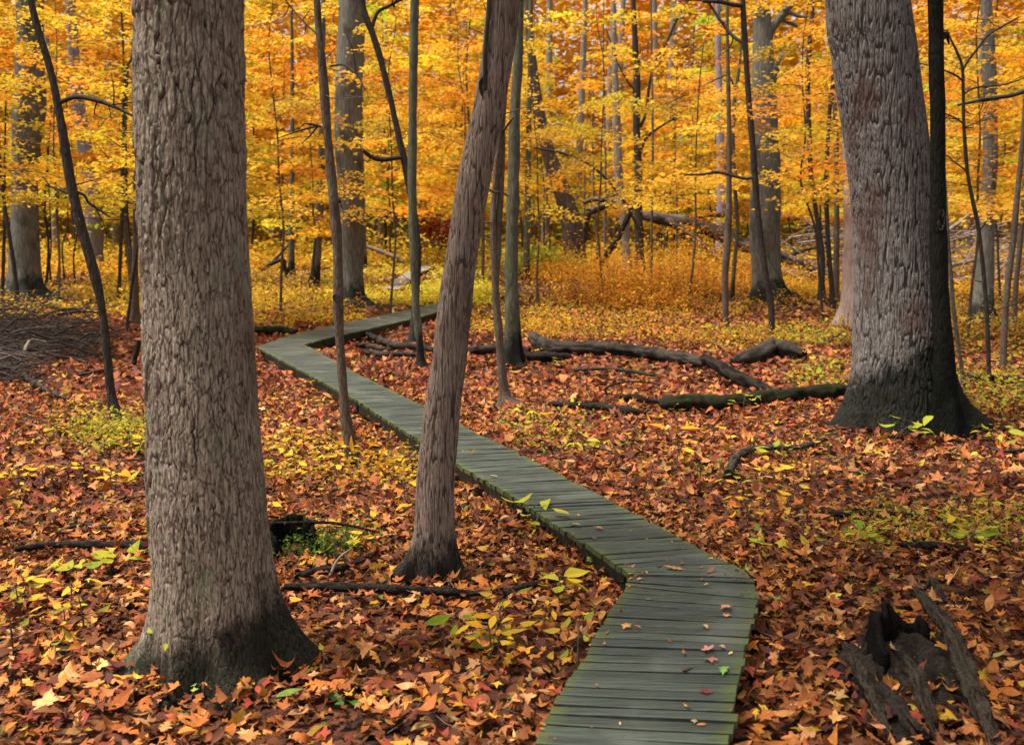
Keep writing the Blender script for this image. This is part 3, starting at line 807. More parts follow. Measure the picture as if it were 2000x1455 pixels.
# --- the three large near trees
tree("maple_tree", "stout tree with shaggy plated grey-brown bark and black stained base, nearest trunk",
     [(430, 1340, 246), (429, 1290, 240), (424, 1225, 236), (415, 1120, 226), (406, 1000, 217), (397, 800, 207), (385, 560, 195), (377, 380, 190), (371, 200, 187), (368, 0, 186)],
     M_BARK1, 460, .007, 1.0, dict(h0=.15, roots=[(-8, .95, .38), (186, .85, .32), (-108, .5, .24), (-58, .42, .28), (60, .5, .4), (125, .5, .4)]), disp_plates, seed=4, over=(GOLD, 9, 3.6))
tree("leaning_tree", "leaning reddish-brown trunk with fine fibrous bark standing against the boardwalk edge",
     [(843, 1144, 84), (848, 1080, 78), (850, 1020, 72), (851, 940, 70), (859, 850, 68), (866, 780, 66), (875, 720, 64), (886, 625, 63), (897, 530, 60), (909, 450, 59), (926, 350, 60), (948, 245, 58), (968, 130, 59), (984, 0, 61)],
     M_BARK2, 240, .010, 1.2, dict(h0=.10, roots=[(196, 1.6, .28), (-18, 1.4, .26), (-95, .45, .32), (70, .5, .4)]), disp_ridges(84, .004, 16, .010), seed=9,
     knots=[(948, 172, 22, 44), (905, 455, 14, 14)],
     over=(ORANGE, 7, 2.8), front=[[(948, 180, 9), (948, 110, 8), (952, 50, 8), (957, -20, 9), (962, -80, 9)]], bm=M_DARK)  # front: raised dark strip standing in for the crack in this trunk
tree("oak_tree", "massive oak with deeply furrowed grey bark and dark mossy flared base",
     [(1766, 850, 208), (1763, 800, 200), (1760, 750, 190), (1757, 690, 178), (1752, 620, 168), (1748, 510, 155), (1742, 400, 152), (1731, 290, 154), (1716, 180, 155), (1705, 90, 155), (1694, 0, 154)],
     M_BARK3, 440, .014, 2.0, dict(h0=.30, roots=[(-6, .52, .36), (188, .75, .34), (-125, .22, .3), (-70, .25, .3), (90, .4, .5)]), disp_ridges(44, .013, 11, .025), seed=14, over=(OLIVE, 9, 4.0))
tree("slender_tree", "black slender trunk pressed against the flank of the massive oak",
     [(1850, 862, 66), (1849, 815, 50), (1846, 740, 42), (1840, 650, 37), (1834, 550, 33), (1832, 430, 31), (1831, 300, 29), (1830, 175, 29), (1829, 90, 28), (1827, 0, 27)],
     bark_mat("black_mossy_bark", (.003, .003, .003), (.008, .0075, .006), (.022, .021, .015), f=30, stretch=.2, bump=.7, lichen=(.014, .015, .008), stain=((.005, .006, .005), .9, .9, 0)), 48, .02, 1.5, (4, .5, .2, 0), None, seed=21,
     branches=[[(1834, 78, 18), (1842, 70, 15), (1851, 68, 9)]], knots=[(1831, 430, 16, 40)])

# --- left side
tree("leaning_sapling", "thin dark trunk curving away from the shaggy near maple with one bare twig",
     [(233, 832, 30), (224, 800, 21), (216, 765, 18), (208, 678, 16), (200, 608, 14), (186, 538, 19), (160, 450, 19), (137, 350, 19), (120, 245, 16), (99, 140, 14), (60, 0, 14)], M_DARK, 24, .04, 1.5, (3, .6, .1, 0), seed=31,
     branches=[[(150, 385, 5), (120, 372, 5), (90, 362, 4)], [(140, 372, 6), (165, 382, 5), (172, 395, 5), (190, 408, 5), (214, 424, 3)], [(118, 200, 9), (150, 190, 9), (190, 197, 9), (225, 210, 7), (265, 230, 5)]], bm=M_DARK)
tree("sapling", "black wavering sapling crossing the large grey trunk beside the brush pile",
     [(35, 616, 10), (32, 560, 9), (26, 510, 8), (20, 470, 8), (12, 420, 7), (4, 360, 7), (0, 310, 6), (-6, 200, 6), (-10, 60, 5)], M_DARK, 12, .08, 1.5, (3, .4, .1, 0), seed=32)
tree("grey_tree", "large grey trunk with dark bands across its bark, behind the brush pile",
     [(55, 588, 92), (52, 560, 66), (50, 520, 58), (49, 463, 54), (48, 380, 50), (50, 300, 50), (58, 200, 56), (60, 100, 50), (58, 0, 48)], M_GREY, 48, .05, 3, (5, .4, .35, .5), seed=33, crown=(OLIVE, 3.5, 12, 9, (1.6, 3.0), 130, .07), bm=M_DARK)
tree("grey_tree", "slanting purplish-grey trunk seen just behind the thin curving dark trunk",
     [(190, 530, 30), (187, 500, 28), (185, 440, 32), (180, 370, 33), (168, 305, 28), (155, 220, 25), (145, 120, 22), (138, 0, 20)], bark_mat("purplish_bark", (.05, .04, .045), (.17, .14, .145), (.25, .22, .22), f=12, stretch=.16), 24, .1, 3, seed=34, crown=(ORANGE, 4, 13, 10, (1.5, 3), 150, .08))
tree("sapling", "crooked black double-bent sapling in the gap beside the shaggy near maple",
     [(231, 592, 8), (234, 533, 7), (237, 463, 7), (239, 393, 7), (241, 300, 7), (242, 215, 7), (246, 140, 6), (258, 112, 5), (262, 60, 4), (264, 0, 4)], M_DARK, 12, .08, 1.5, (3, .4, .1, 0), seed=35)
tree("sapling", "dark flared stem splitting in two, touching the edge of the shaggy maple",
     [(262, 634, 28), (263, 600, 19), (264, 560, 14), (264, 500, 11), (264, 417, 9), (263, 330, 8), (262, 200, 7), (264, 60, 6), (266, 0, 5)], M_BROWN, 14, .06, 1.5, (4, .4, .2, 0), seed=36,
     branches=[[(262, 560, 9), (257, 500, 7), (250, 440, 6), (247, 360, 5), (246, 250, 5), (250, 140, 4)]], bm=M_DARK)
for k, (px, b, t_, w_) in enumerate([(91, 558, 398, 6), (101, 560, 470, 5), (112, 565, 405, 4), (148, 566, 440, 4), (4, 600, 340, 8), (126, 545, 420, 4)]):
    tree("sapling", "pencil-thin bare dark stem in the yellow brush beside the banded grey trunk", [(px, b, w_), (px + (-1) ** k * 4, (b + t_) / 2, w_ * .8), (px - 3 + 2 * k, t_, w_ * .6), (px + (-1) ** k * 8, t_ - 160, w_ * .4)], M_DARK, 8, .15, .5, (3, .3, .1, 0), seed=40 + k, group="thin stems beside the banded grey trunk")

# --- centre left
tree("slender_tree", "slim brown trunk growing right beside the boardwalk with a dark knot low down",
     [(686, 906, 30), (684, 872, 22), (679, 840, 21), (672, 790, 20), (666, 700, 18), (662, 640, 17), (661, 590, 20), (660, 520, 18), (657, 455, 19), (650, 370, 18), (641, 275, 17), (633, 175, 17), (626, 90, 15), (619, 0, 14)], M_BROWN, 28, .03, 1.5, (4, .5, .08, 0), seed=51,
     knots=[(659, 582, 14, 14)], branches=[[(626, 248, 5), (620, 246, 7)], [(628, 75, 3), (590, 40, 3), (560, 5, 3)], [(646, 130, 4), (672, 128, 4), (700, 150, 4), (712, 175, 3)]], bm=M_DARK)
tree("grey_tree", "broad pale grey trunk with a dark hollow, behind the slim brown boardwalk trunk",
     [(694, 603, 66), (691, 580, 48), (689, 540, 40), (688, 480, 42), (687, 420, 46), (684, 330, 50), (681, 210, 54), (685, 100, 52), (689, 0, 50)], M_GREY, 40, .05, 3, (5, .45, .3, 2.0), seed=52,
     knots=[(672, 393, 18, 26)], crown=(GOLD, 4.2, 12, 8, (1.4, 2.6), 130, .07), bm=M_DARK)
tree("slender_tree", "narrow grey stem half hidden at the edge of the broad pale trunk with the hollow", [(712, 528, 14), (711, 500, 11), (710, 440, 9), (708, 360, 9), (706, 250, 8), (704, 100, 7)], M_GREY, 14, .1, 3, seed=53)
tree("slender_tree", "straight mossy trunk of the crossing pair by the boardwalk, with small leaf tufts",
     [(823, 722, 24), (821, 695, 16), (817, 640, 16), (812, 600, 15), (808, 500, 15), (806, 420, 17), (805, 350, 18), (806, 250, 17), (807, 150, 17), (809, 60, 17), (810, 0, 17)], M_GREEN, 24, .04, 2, (4, .4, .12, 0), seed=54)
tree("slender_tree", "black trunk slanting off its mossy partner, bearing an upturned bare hook branch",
     [(806, 676, 20), (810, 620, 14), (815, 560, 12), (817, 500, 12), (813, 440, 12), (800, 370, 13), (789, 310, 14), (775, 250, 12), (763, 195, 12), (752, 150, 13), (740, 105, 13), (727, 65, 13), (706, 0, 12)], M_DARK, 20, .05, 2, (4, .4, .12, 0), seed=55,
     branches=[[(788, 308, 8), (772, 309, 9), (752, 312, 10), (733, 310, 10), (718, 302, 9), (709, 293, 6)], [(726, 55, 8), (738, 25, 7), (760, 12, 6), (792, -4, 5)]])
tree("slender_tree", "small grey trunk with a dead bent limb at its foot among orange brush",
     [(568, 545, 18), (569, 520, 13), (570, 450, 12), (570, 380, 10), (571, 300, 9), (571, 180, 8), (570, 60, 6)], M_GREEN, 14, .08, 2, seed=56,
     branches=[[(562, 540, 9), (556, 522, 9), (553, 508, 9), (540, 511, 8), (524, 519, 7), (508, 533, 6), (494, 546, 4)], [(528, 516, 6), (548, 496, 5), (570, 468, 4), (600, 400, 4), (628, 360, 3)]], bm=M_DARK)
tree("slender_tree", "straight smooth grey trunk standing alone between brown trunk and dead bent limb",
     [(614, 558, 22), (617, 520, 17), (621, 460, 16), (625, 390, 15), (628, 320, 14), (630, 200, 12), (631, 60, 10)], M_GREY, 16, .08, 2, seed=57, crown=(ORANGE, 3.5, 9, 8, (1.2, 2.4), 120, .075))

# --- centre
tree("slender_tree", "brown forked stem leaning in front of the thick mossy double trunk",
     [(990, 796, 34), (985, 770, 20), (981, 730, 18), (975, 660, 16), (970, 600, 15), (966, 520, 14), (963, 450, 13), (964, 400, 11), (972, 300, 11), (978, 220, 10), (984, 120, 9), (990, 20, 8)], M_BROWN, 22, .04, 2, (4, .6, .1, 0), seed=61,
     branches=[[(968, 545, 13), (972, 500, 13), (973, 450, 14), (977, 380, 14), (980, 300, 14), (980, 245, 14), (987, 160, 11), (992, 60, 10), (994, -20, 9)]])
tree("mossy_tree", "thick greenish mossy trunk with a split foot at the end of the rotting log",
     [(1000, 722, 38), (999, 700, 30), (999, 640, 28), (999, 560, 26), (999, 510, 26), (1001, 430, 25), (1003, 350, 23), (1005, 240, 21), (1010, 150, 20), (1013, 70, 18), (1016, 0, 16)], M_GREEN, 30, .04, 2, (3, .5, .25, 1.0), seed=62,
     branches=[[(1008, 560, 8), (1010, 620, 12), (1014, 670, 12), (1022, 705, 11), (1030, 722, 8)]])
tree("slender_tree", "thin grey-brown trunk rising just beyond the thick mossy double trunk",
     [(1028, 550, 16), (1029, 510, 12), (1030, 430, 12), (1031, 350, 12), (1033, 250, 10), (1035, 130, 9), (1037, 0, 9)], M_GREEN, 16, .08, 2, seed=63)
stub = tree("broken_tree", "squat snapped trunk curving over backwards above the green shrub",
     [(1124, 527, 52), (1122, 510, 46), (1121, 468, 44), (1114, 425, 40), (1098, 375, 34), (1080, 325, 30), (1062, 262, 24), (1047, 180, 20), (1034, 70, 16)], bark_mat("warm_old_bark", (.02, .015, .013), (.075, .053, .042), (.14, .105, .085), f=12, stretch=.15, patch=(.06, .055, .045)), 36, .06, 2, (5, .2, .3, 0), seed=64, crown=(GOLD, 2.2, 9, 12, (1.2, 2.6), 120, .075))
tree("slender_tree", "dark sturdy trunk with many forking twigs rising from the russet brush",
     [(1248, 548, 24), (1249, 520, 18), (1249, 480, 17), (1247, 430, 17), (1247, 350, 17), (1245, 290, 14), (1243, 240, 14), (1244, 190, 15), (1243, 140, 14), (1240, 70, 11), (1237, 0, 9)], M_DARK, 18, .06, 2, (4, .35, .2, 0), seed=65,
     branches=[[(1250, 300, 6), (1262, 270, 6), (1284, 252, 5), (1316, 232, 4)], [(1251, 248, 7), (1262, 220, 6), (1267, 175, 6), (1274, 140, 6), (1283, 115, 6), (1300, 88, 5), (1324, 34, 5), (1350, -6, 4)], [(1243, 180, 4), (1226, 160, 3), (1205, 120, 3), (1185, 60, 2)], [(1283, 115, 4), (1310, 100, 3), (1345, 90, 3)]])
tree("slender_tree", "pale beige trunk standing between the snapped trunk and the dark forking one",
     [(1226, 542, 20), (1224, 500, 17), (1221, 450, 17), (1214, 400, 17), (1209, 350, 17), (1205, 260, 16), (1202, 160, 13), (1199, 40, 10)], M_PALE, 18, .08, 2, seed=66)
tree("bent_sapling", "thin whip of a sapling bowed over in a long arch over the snapped trunk",
     [(1263, 568, 5), (1255, 500, 6), (1246, 450, 6), (1228, 408, 6), (1200, 368, 6), (1160, 328, 5), (1110, 303, 5), (1060, 292, 4), (1034, 288, 3)], M_DARK, 8, .1, 0, (3, .2, .1, 0), seed=67)
tree("sapling", "straight pencil-thin stem just beside the dark forking trunk", [(1270, 572, 6), (1272, 500, 6), (1273, 420, 5), (1275, 300, 5), (1274, 180, 4), (1272, 40, 3)], M_BROWN, 8, .15, 2, seed=68)
for k, (px, b, t_, w_) in enumerate([(1165, 528, 400, 5), (1072, 527, 410, 5), (1181, 520, 150, 5), (1320, 530, 310, 4), (1296, 520, 330, 3), (1345, 525, 400, 4), (942, 555, 380, 7), (1140, 520, 300, 4)]):
    tree("sapling", "wispy brown sapling stem among the golden brush in the middle distance", [(px, b, w_), (px + 2, (b + t_) / 2, w_ * .9), (px - 4 + k, t_, w_ * .7), (px - 8 + 3 * k, t_ - 150, w_ * .4)], M_BROWN, 8, .15, .5, (3, .3, .1, 0), seed=140 + k, group="wispy stems in the golden brush")

# --- right
tree("slender_tree", "brown stem with a lime leaf cluster on its side, before the huge fallen tree",
     [(1418, 650, 11), (1417, 600, 12), (1416, 540, 13), (1420, 480, 14), (1423, 420, 13), (1424, 340, 11), (1424, 250, 9), (1422, 150, 8), (1420, 0, 6)], M_BROWN, 14, .06, 2, (3, .3, .1, 0), seed=71)
tree("slender_tree", "thin olive stem with forked top directly behind the brown lime-tufted stem",
     [(1430, 592, 9), (1434, 520, 8), (1440, 450, 8), (1437, 390, 8), (1432, 300, 8), (1433, 220, 8), (1440, 160, 7), (1447, 100, 5), (1450, 30, 4)], M_GREEN, 12, .08, 2, (3, .3, .1, 0), seed=72, branches=[[(1434, 170, 4), (1420, 148, 4), (1380, 165, 3), (1330, 190, 3), (1300, 205, 2)]])
tree("grey_tree", "tall grey trunk forking high up, with green leaf sprays and golden brush at its foot",
     [(1502, 590, 84), (1499, 570, 68), (1497, 545, 60), (1495, 500, 56), (1494, 400, 58), (1494, 300, 54), (1493, 200, 48), (1491, 110, 42), (1489, 40, 36), (1487, -30, 30)], M_GREY, 44, .05, 3, (5, .4, .35, 1.0), seed=73,
     branches=[[(1496, 90, 18), (1506, 60, 17), (1524, 35, 16), (1545, 8, 15), (1575, -30, 14)], [(1500, 210, 12), (1510, 170, 10), (1517, 130, 8), (1530, 105, 6)]], crown=(LIME, 3.4, 10.5, 5, (1.0, 2.0), 110, .07))
tree("slender_tree", "black crooked stem hugging the front of the tall grey forked trunk",
     [(1508, 666, 10), (1507, 630, 12), (1505, 590, 12), (1496, 540, 11), (1486, 470, 11), (1480, 410, 12), (1474, 340, 12), (1468, 263, 12), (1461, 175, 11), (1456, 100, 11), (1451, 0, 11)], M_DARK, 16, .05, 2, (3, .4, .1, 0), seed=74,
     branches=[[(1450, 12, 10), (1432, 10, 9), (1408, 5, 8), (1372, 3, 7)], [(1454, 86, 7), (1432, 72, 7), (1410, 45, 6), (1380, 0, 5)], [(1476, 347, 7), (1455, 349, 6), (1432, 344, 6), (1402, 337, 6), (1372, 341, 5), (1336, 342, 4)]])
tree("slender_tree", "dark wavy trunk standing apart between the grey forked trunk and massive oak",
     [(1604, 594, 17), (1605, 540, 12), (1606, 500, 11), (1598, 440, 10), (1590, 390, 9), (1584, 340, 10), (1580, 250, 10), (1577, 150, 10), (1580, 100, 9), (1586, 40, 8), (1588, 0, 7)], M_DARK, 14, .06, 2, (4, .4, .15, 0), seed=75)
tree("slender_tree", "narrow dark stem in front of a pale one beside the massive oak", [(1627, 606, 13), (1624, 560, 10), (1618, 480, 9), (1614, 400, 9), (1615, 320, 8), (1620, 220, 8), (1626, 160, 7), (1630, 60, 5)], M_DARK, 12, .08, 2, seed=76)
tree("slender_tree", "narrow brown stem closest to the shaded side of the massive oak", [(1634, 602, 14), (1633, 540, 12), (1634, 440, 11), (1634, 340, 10), (1632, 250, 9), (1628, 140, 8), (1626, 20, 6)], M_BROWN, 12, .08, 2, seed=77)
tree("pale_tree", "pinkish pale trunk peeking out directly behind the massive oak",
     [(1667, 640, 70), (1667, 600, 56), (1668, 520, 44), (1667, 440, 40), (1664, 360, 36), (1662, 260, 32), (1660, 120, 28)], bark_mat("pinkish_bark", (.12, .09, .08), (.30, .225, .19), (.40, .32, .28), f=16, stretch=.15), 30, .08, 2, seed=78)
tree("grey_tree", "smooth grey trunk with a wide flared foot beyond the massive oak",
     [(1915, 634, 56), (1919, 600, 42), (1923, 540, 34), (1926, 470, 30), (1929, 400, 30), (1933, 330, 28), (1934, 260, 27), (1932, 130, 25), (1926, 0, 22)], M_GREY, 30, .05, 3, (4, .35, .3, 0), seed=79, crown=(GOLD, 3.2, 9, 10, (1.2, 2.6), 130, .065))
tree("sapling", "black forked sapling with bare angular twigs crossing the smooth grey flared trunk",
     [(1932, 752, 8), (1930, 690, 8), (1928, 628, 8), (1921, 536, 8), (1910, 443, 8), (1898, 385, 7), (1889, 333, 7), (1882, 240, 7), (1880, 140, 6), (1870, 105, 5), (1858, 80, 4), (1849, 60, 3)], M_DARK, 12, .06, 0, (3, .3, .1, 0), seed=80,
     branches=[[(1880, 140, 5), (1889, 122, 5), (1912, 92, 5), (1932, 68, 4), (1990, 34, 3)], [(1880, 158, 4), (1866, 148, 4), (1843, 138, 3), (1790, 122, 2)], [(1884, 245, 4), (1868, 232, 3), (1844, 222, 3)], [(1889, 335, 4), (1868, 320, 3), (1848, 303, 2)], [(1882, 185, 4), (1905, 172, 4), (1960, 166, 3), (2010, 150, 2)]])
tree("sapling", "grey-brown thin stem rising at the foot of the black slender trunk beyond the oak",
     [(1883, 762, 8), (1874, 692, 8), (1864, 620, 8), (1857, 540, 8), (1848, 415, 7), (1843, 300, 6), (1840, 160, 5)], M_BROWN, 10, .08, 1.5, seed=81)
tree("slender_tree", "dark brown tilting trunk at the far edge beyond the black forked sapling",
     [(1959, 726, 14), (1960, 680, 12), (1964, 600, 12), (1970, 540, 12), (1978, 474, 12), (1985, 400, 11), (1991, 340, 10), (1998, 260, 9), (2006, 160, 8), (2014, 40, 6)], M_BROWN, 16, .05, 2, seed=82,
     branches=[[(2003, 178, 9), (1980, 186, 8), (1950, 191, 8), (1913, 197, 7), (1870, 206, 4)]], bm=M_DARK)
tree("slender_tree", "grey-brown stem half hidden behind the dark brown tilting trunk",
     [(1978, 640, 13), (1981, 600, 11), (1986, 540, 10), (1993, 470, 10), (1999, 390, 9), (2006, 280, 8), (2012, 140, 7)], M_BROWN, 14, .07, 2, seed=83)
tree("grey_tree", "dim lavender-grey far trunk glimpsed above the huge fallen tree", [(1407, 516, 22), (1407, 450, 19), (1408, 380, 18), (1407, 330, 17), (1405, 200, 14), (1402, 40, 10)], bark_mat("lavender_bark", (.12, .09, .11), (.24, .19, .22), (.30, .25, .28), f=8), 16, .15, 4, seed=84)
# ------------------------------------------------------------------ leafy understory trees
def make_maple(pal, seed, H, z0, nb, per, size, tpl, label, group, rt=.05):
    rng = np.random.default_rng(seed)
    root = empty("understory_maple", (0, 0, 0), label, "tree", group)
    z = np.linspace(0, H, 9)
    C = np.stack([np.cumsum(rng.normal(0, .10, 9)) - 0, np.cumsum(rng.normal(0, .10, 9)), z], 1); C -= [C[0, 0], C[0, 1], 0]
    mb = MB(); C2, _ = trunk_mesh(mb, C, np.linspace(rt, rt * .2, 9), 10, .15, None, (3, .4, .12, 0), seed, .2)
    lb = MB()
    limbs_and_leaves(mb, lb, C2, (z0, H - .2), nb, (1.3, 2.9), rng, pal, tpl=tpl, per=per, size=size, wr=.012)
    mb.build("trunk", M_DARK if seed % 2 else M_BROWN, root); lb.build("crown", M_CROWNV, root, smooth=False)
    return root
KINDS = {
    "gold": (GOLD, "slim understory maple with flat tiers of golden yellow leaves among the background trunks", "golden understory maples"),
    "orange": (ORANGE, "slim understory maple with flat tiers of deep orange leaves among the background trunks", "orange understory maples"),
    "olive": (OLIVE, "slim understory maple with flat tiers of dull olive-yellow leaves among the background trunks", "olive understory maples"),
    "lime": (LIME, "slim understory maple with flat tiers of pale yellow-green leaves among the background trunks", "pale green understory maples"),
}
PROTO = {}
for i, (k, (pal, lab, grp)) in enumerate(KINDS.items()):
    PROTO[k] = [make_maple(pal, 200 + 7 * i + j, (10.5, 8.0)[j], (2.2, 1.8)[j], (30, 24)[j], 210, .085, LEAF6 if j == 0 else LEAF4, lab, grp, (.06, .04)[j]) for j in range(2)]
FINE = {k: make_maple(KINDS[k][0], 300 + i, 8.5, 2.6, 20, 230, .055, MAPLE_S, KINDS[k][1], KINDS[k][2], .035) for i, k in enumerate(("gold", "olive", "orange"))}
used = set()
def place(proto, px, d, sc, rng):
    p = at_y(px, 500, d); z = gz(p[0], d)[0]
    if id(proto) not in used:
        used.add(id(proto)); proto.location = (float(p[0]), float(d), float(z)); proto.rotation_euler = (0, 0, rng.uniform(0, 6.28)); proto.scale = (sc,) * 3
        return proto
    return dup(proto, (p[0], d, z), rng.uniform(0, 6.28), sc)
rng = np.random.default_rng(77)
def kind_at(px, rng):
    if px < 520: w = (.32, .30, .28, .10)
    elif px < 1000: w = (.56, .20, .08, .16)
    elif px < 1450: w = (.54, .12, .14, .20)
    else: w = (.52, .16, .20, .12)
    return rng.choice(list(KINDS), p=w)
# near, finely leaved ones at chosen places (picture x, distance, scale)
for px, d, sc, k in [(-20, 17, .9, "olive"), (240, 21, 1.0, "olive"), (545, 24, 1.0, "gold"), (-120, 20, 1, "orange"), (760, 24, .9, "gold"), (1345, 26, 1.0, "gold"), (1612, 23, 1.0, "olive"),
                     (1900, 20, .95, "gold"), (2090, 18, 1.0, "orange"), (1180, 27, 1.0, "gold"), (1960, 26, 1, "olive"), (110, 27, 1.0, "gold"), (1050, 26, .9, "gold"), (880, 28, 1.0, "orange"), (1690, 19, 1.0, "gold"), (480, 20, .9, "olive")]:
    place(FINE[k], px, d, sc, rng)
n = 0
rows = [(33, 7, 0), (40, 9, 0), (47, 12, 0), (54, 16, 0), (62, 20, 0), (70, 24, 0)]
for d0, cnt, stp in rows:
    for i in range(cnt):
        px = -250 + 2500 * (i + rng.uniform(.1, .9)) / cnt; d = d0 + rng.uniform(-2.5, 2.5)
        k = kind_at(px, rng); pr = PROTO[k][rng.integers(0, 2)]
        s = rng.uniform(.8, 1.15) * (1 + max(0, d - 40) * .016)
        place(pr, px, d, s, rng); n += 1
for lst in list(PROTO.values()) + [[v] for v in FINE.values()]:
    for p_ in lst:
        if id(p_) not in used: place(p_, 1000, 50, 1, rng)

# ------------------------------------------------------------------ far woods (one mass)
def far_woods():
    rng = np.random.default_rng(15)
    mb = MB(); tb = MB()
    n = 240000
    y = rng.uniform(74, 112, n); x = rng.uniform(-1, 1, n) * .68 * y
    z = 1.0 + rng.uniform(0, 1, n) ** 1.15 * 36
    P = np.stack([x, y, z], 1)
    cl = fbm(P * np.array([.16, .1, .30]), 61, 3)
    lim = .28 + .09 * np.clip((z - 18) / 12, 0, 1) - .2 * np.clip((6 - z) / 4, 0, 1)
    keep = cl > lim
    P = P[keep]; n = len(P)
    hue = fbm(P * .07, 71, 2)
    col = np.where((hue < .33)[:, None], blend_to(palette(n, rng, ORANGE, .08), (.80, .34, .02), .5), blend_to(palette(n, rng, GOLD, .08), (.84, .50, .04), .5))
    col = np.where(((hue > .58) | (P[:, 2] < 7 + 4 * hue))[:, None], palette(n, rng, LIME, .12), col)
    leaves(mb, LEAF4, P, .36 * np.exp(rng.normal(0, .3, n)), np.abs(rng.normal(.3, .4, n)), col, rng, bend=.3)
    tag(mb.build("far_woods", M_CROWN, None, smooth=False), "hazy golden mass of far autumn woods", None, None, "stuff")
    for i in range(60):
        yy = rng.uniform(58, 105); xx = rng.uniform(-1, 1) * .6 * yy; r = rng.uniform(.08, .32); zz = gz(xx, yy)[0]; H = rng.uniform(12, 26); ln = rng.normal(0, .03)
        add_tube(tb, [[xx, yy, zz - .2], [xx + ln * H * .5 + rng.normal(0, .1), yy, zz + H * .5], [xx + ln * H, yy, zz + H]], [r * 1.15, r * .9, r * .5], 8, 14, caps=False)
    tag(tb.build("far_trunks_of_the_woods", M_PALE), "pale far trunks deep in the golden woods", None, None, "stuff")
far_woods()

# ------------------------------------------------------------------ undergrowth
M_BRUSH = leaf_mat("brush_leaves", trans=.5, rough=.6, spec=.15, vein=False)
def brush(name, label, cells, seed):
    """cells: (px0, px1, py0, py1, count, height, leaf, palette, leaves per clump)"""
    rng = np.random.default_rng(seed); mb = MB()
    for px0, px1, py0, py1, cnt, hh, ls, pal, per in cells:
        hp = hits(rng.uniform(px0, px1, cnt), rng.uniform(py0, py1, cnt)); bx, by = hp[:, 0], hp[:, 1]
        ok = ~inpoly(bx, by, BW_POLY) & ~inpoly(bx, by, FAR_POLY) & (n2(bx, by, .55, seed) > .40); bx, by = bx[ok], by[ok]; m = len(bx)
        bz = gz(bx, by); H = hh * np.exp(rng.normal(0, .35, m))
        kk = np.repeat(np.arange(m), per); n = len(kk)
        fr = rng.uniform(.12, 1, n); sp = .45 * hh + .08
        pos = np.stack([bx[kk] + rng.normal(0, sp, n), by[kk] + rng.normal(0, sp, n), bz[kk] + H[kk] * fr], 1)
        tone = np.exp(rng.normal(0, .15, m))[kk]
        leaves(mb, LEAF4, pos, ls * np.exp(rng.normal(0, .3, n)), np.abs(rng.normal(.45, .5, n)), np.clip(palette(n, rng, pal, .14) * tone[:, None], .01, .8), rng, bend=.3)
        # stems
        ks = np.repeat(np.arange(m), 2); q = len(ks)
        b = np.stack([bx[ks] + rng.normal(0, sp * .5, q), by[ks] + rng.normal(0, sp * .5, q), bz[ks] - .02], 1)
        t = b + np.stack([rng.normal(0, .18 * hh, q), rng.normal(0, .18 * hh, q), H[ks] * rng.uniform(.7, 1.15, q)], 1)
        w_ = .0035 + .004 * hh
        o1 = np.array([w_, 0, 0]); o2 = np.array([-w_ * .5, w_ * .9, 0]); o3 = np.array([-w_ * .5, -w_ * .9, 0])
        V = np.stack([b + o1, b + o2, b + o3, t], 1).reshape(-1, 3); f = (np.array([[0, 1, 3], [1, 2, 3], [2, 0, 3]])[None] + (np.arange(q) * 4)[:, None, None]).reshape(-1, 3)
        mb.add(V, f, np.array([.14, .075, .035]))
    return tag(mb.build(name, M_BRUSH, None, smooth=False), label, None, None, "stuff")
FB = [((.80, .52, .05), 24), ((.72, .56, .06), 18), ((.82, .42, .03), 12)]
YB = [((.66, .42, .03), 22), ((.52, .36, .03), 18), ((.60, .28, .025), 16), ((.36, .28, .03), 12), ((.34, .15, .03), 8)]
RB = [((.62, .22, .022), 24), ((.70, .32, .025), 22), ((.42, .12, .022), 16), ((.72, .44, .035), 16)]
OB = [((.70, .36, .02), 24), ((.62, .26, .02), 16), ((.74, .44, .03), 12)]
GB = [((.22, .30, .03), 24), ((.34, .38, .035), 20), ((.12, .22, .03), 16), ((.48, .44, .04), 12)]
LY = [((.66, .58, .045), 24), ((.52, .52, .04), 20), ((.74, .54, .05), 14)]
LB = [((.38, .35, .035), 24), ((.48, .38, .04), 22), ((.24, .27, .03), 18), ((.55, .36, .04), 12)]
brush("yellow_undergrowth", "low yellow brush covering the floor of the middle distance", [
    (-150, 520, 545, 625, 1500, .28, .045, YB, 12), (480, 700, 520, 640, 700, .26, .042, YB, 12), (690, 860, 525, 600, 420, .22, .042, YB, 12),
    (-300, 2300, 497, 512, 1600, 1.3, .16, FB, 14), (-300, 2300, 497, 508, 1200, 1.6, .2, FB, 14), (-200, 500, 515, 550, 900, .45, .07, OB, 12), (890, 1100, 540, 660, 330, .26, .036, YB, 12), (1040, 1680, 600, 690, 520, .26, .030, YB, 12), (1040, 1680, 590, 680, 420, .3, .026, RB, 12),
    (1520, 2150, 560, 680, 620, .32, .036, YB, 12), (-200, 2200, 506, 528, 2200, .6, .12, YB, 12)], 401)
brush("russet_undergrowth", "russet orange brush in a waist-high patch beyond the rotting logs", [
    (1060, 1480, 545, 615, 150, 1.1, .036, RB, 110), (1060, 1480, 535, 600, 1300, .7, .034, RB, 22), (1500, 1700, 520, 590, 500, .5, .04, OB, 18), (1040, 1300, 515, 550, 500, .5, .05, OB, 16), (1180, 1460, 560, 625, 500, .5, .03, RB, 20), (480, 650, 500, 530, 350, .6, .06, OB, 14), (1840, 2100, 520, 590, 400, .45, .05, OB, 14)], 402)
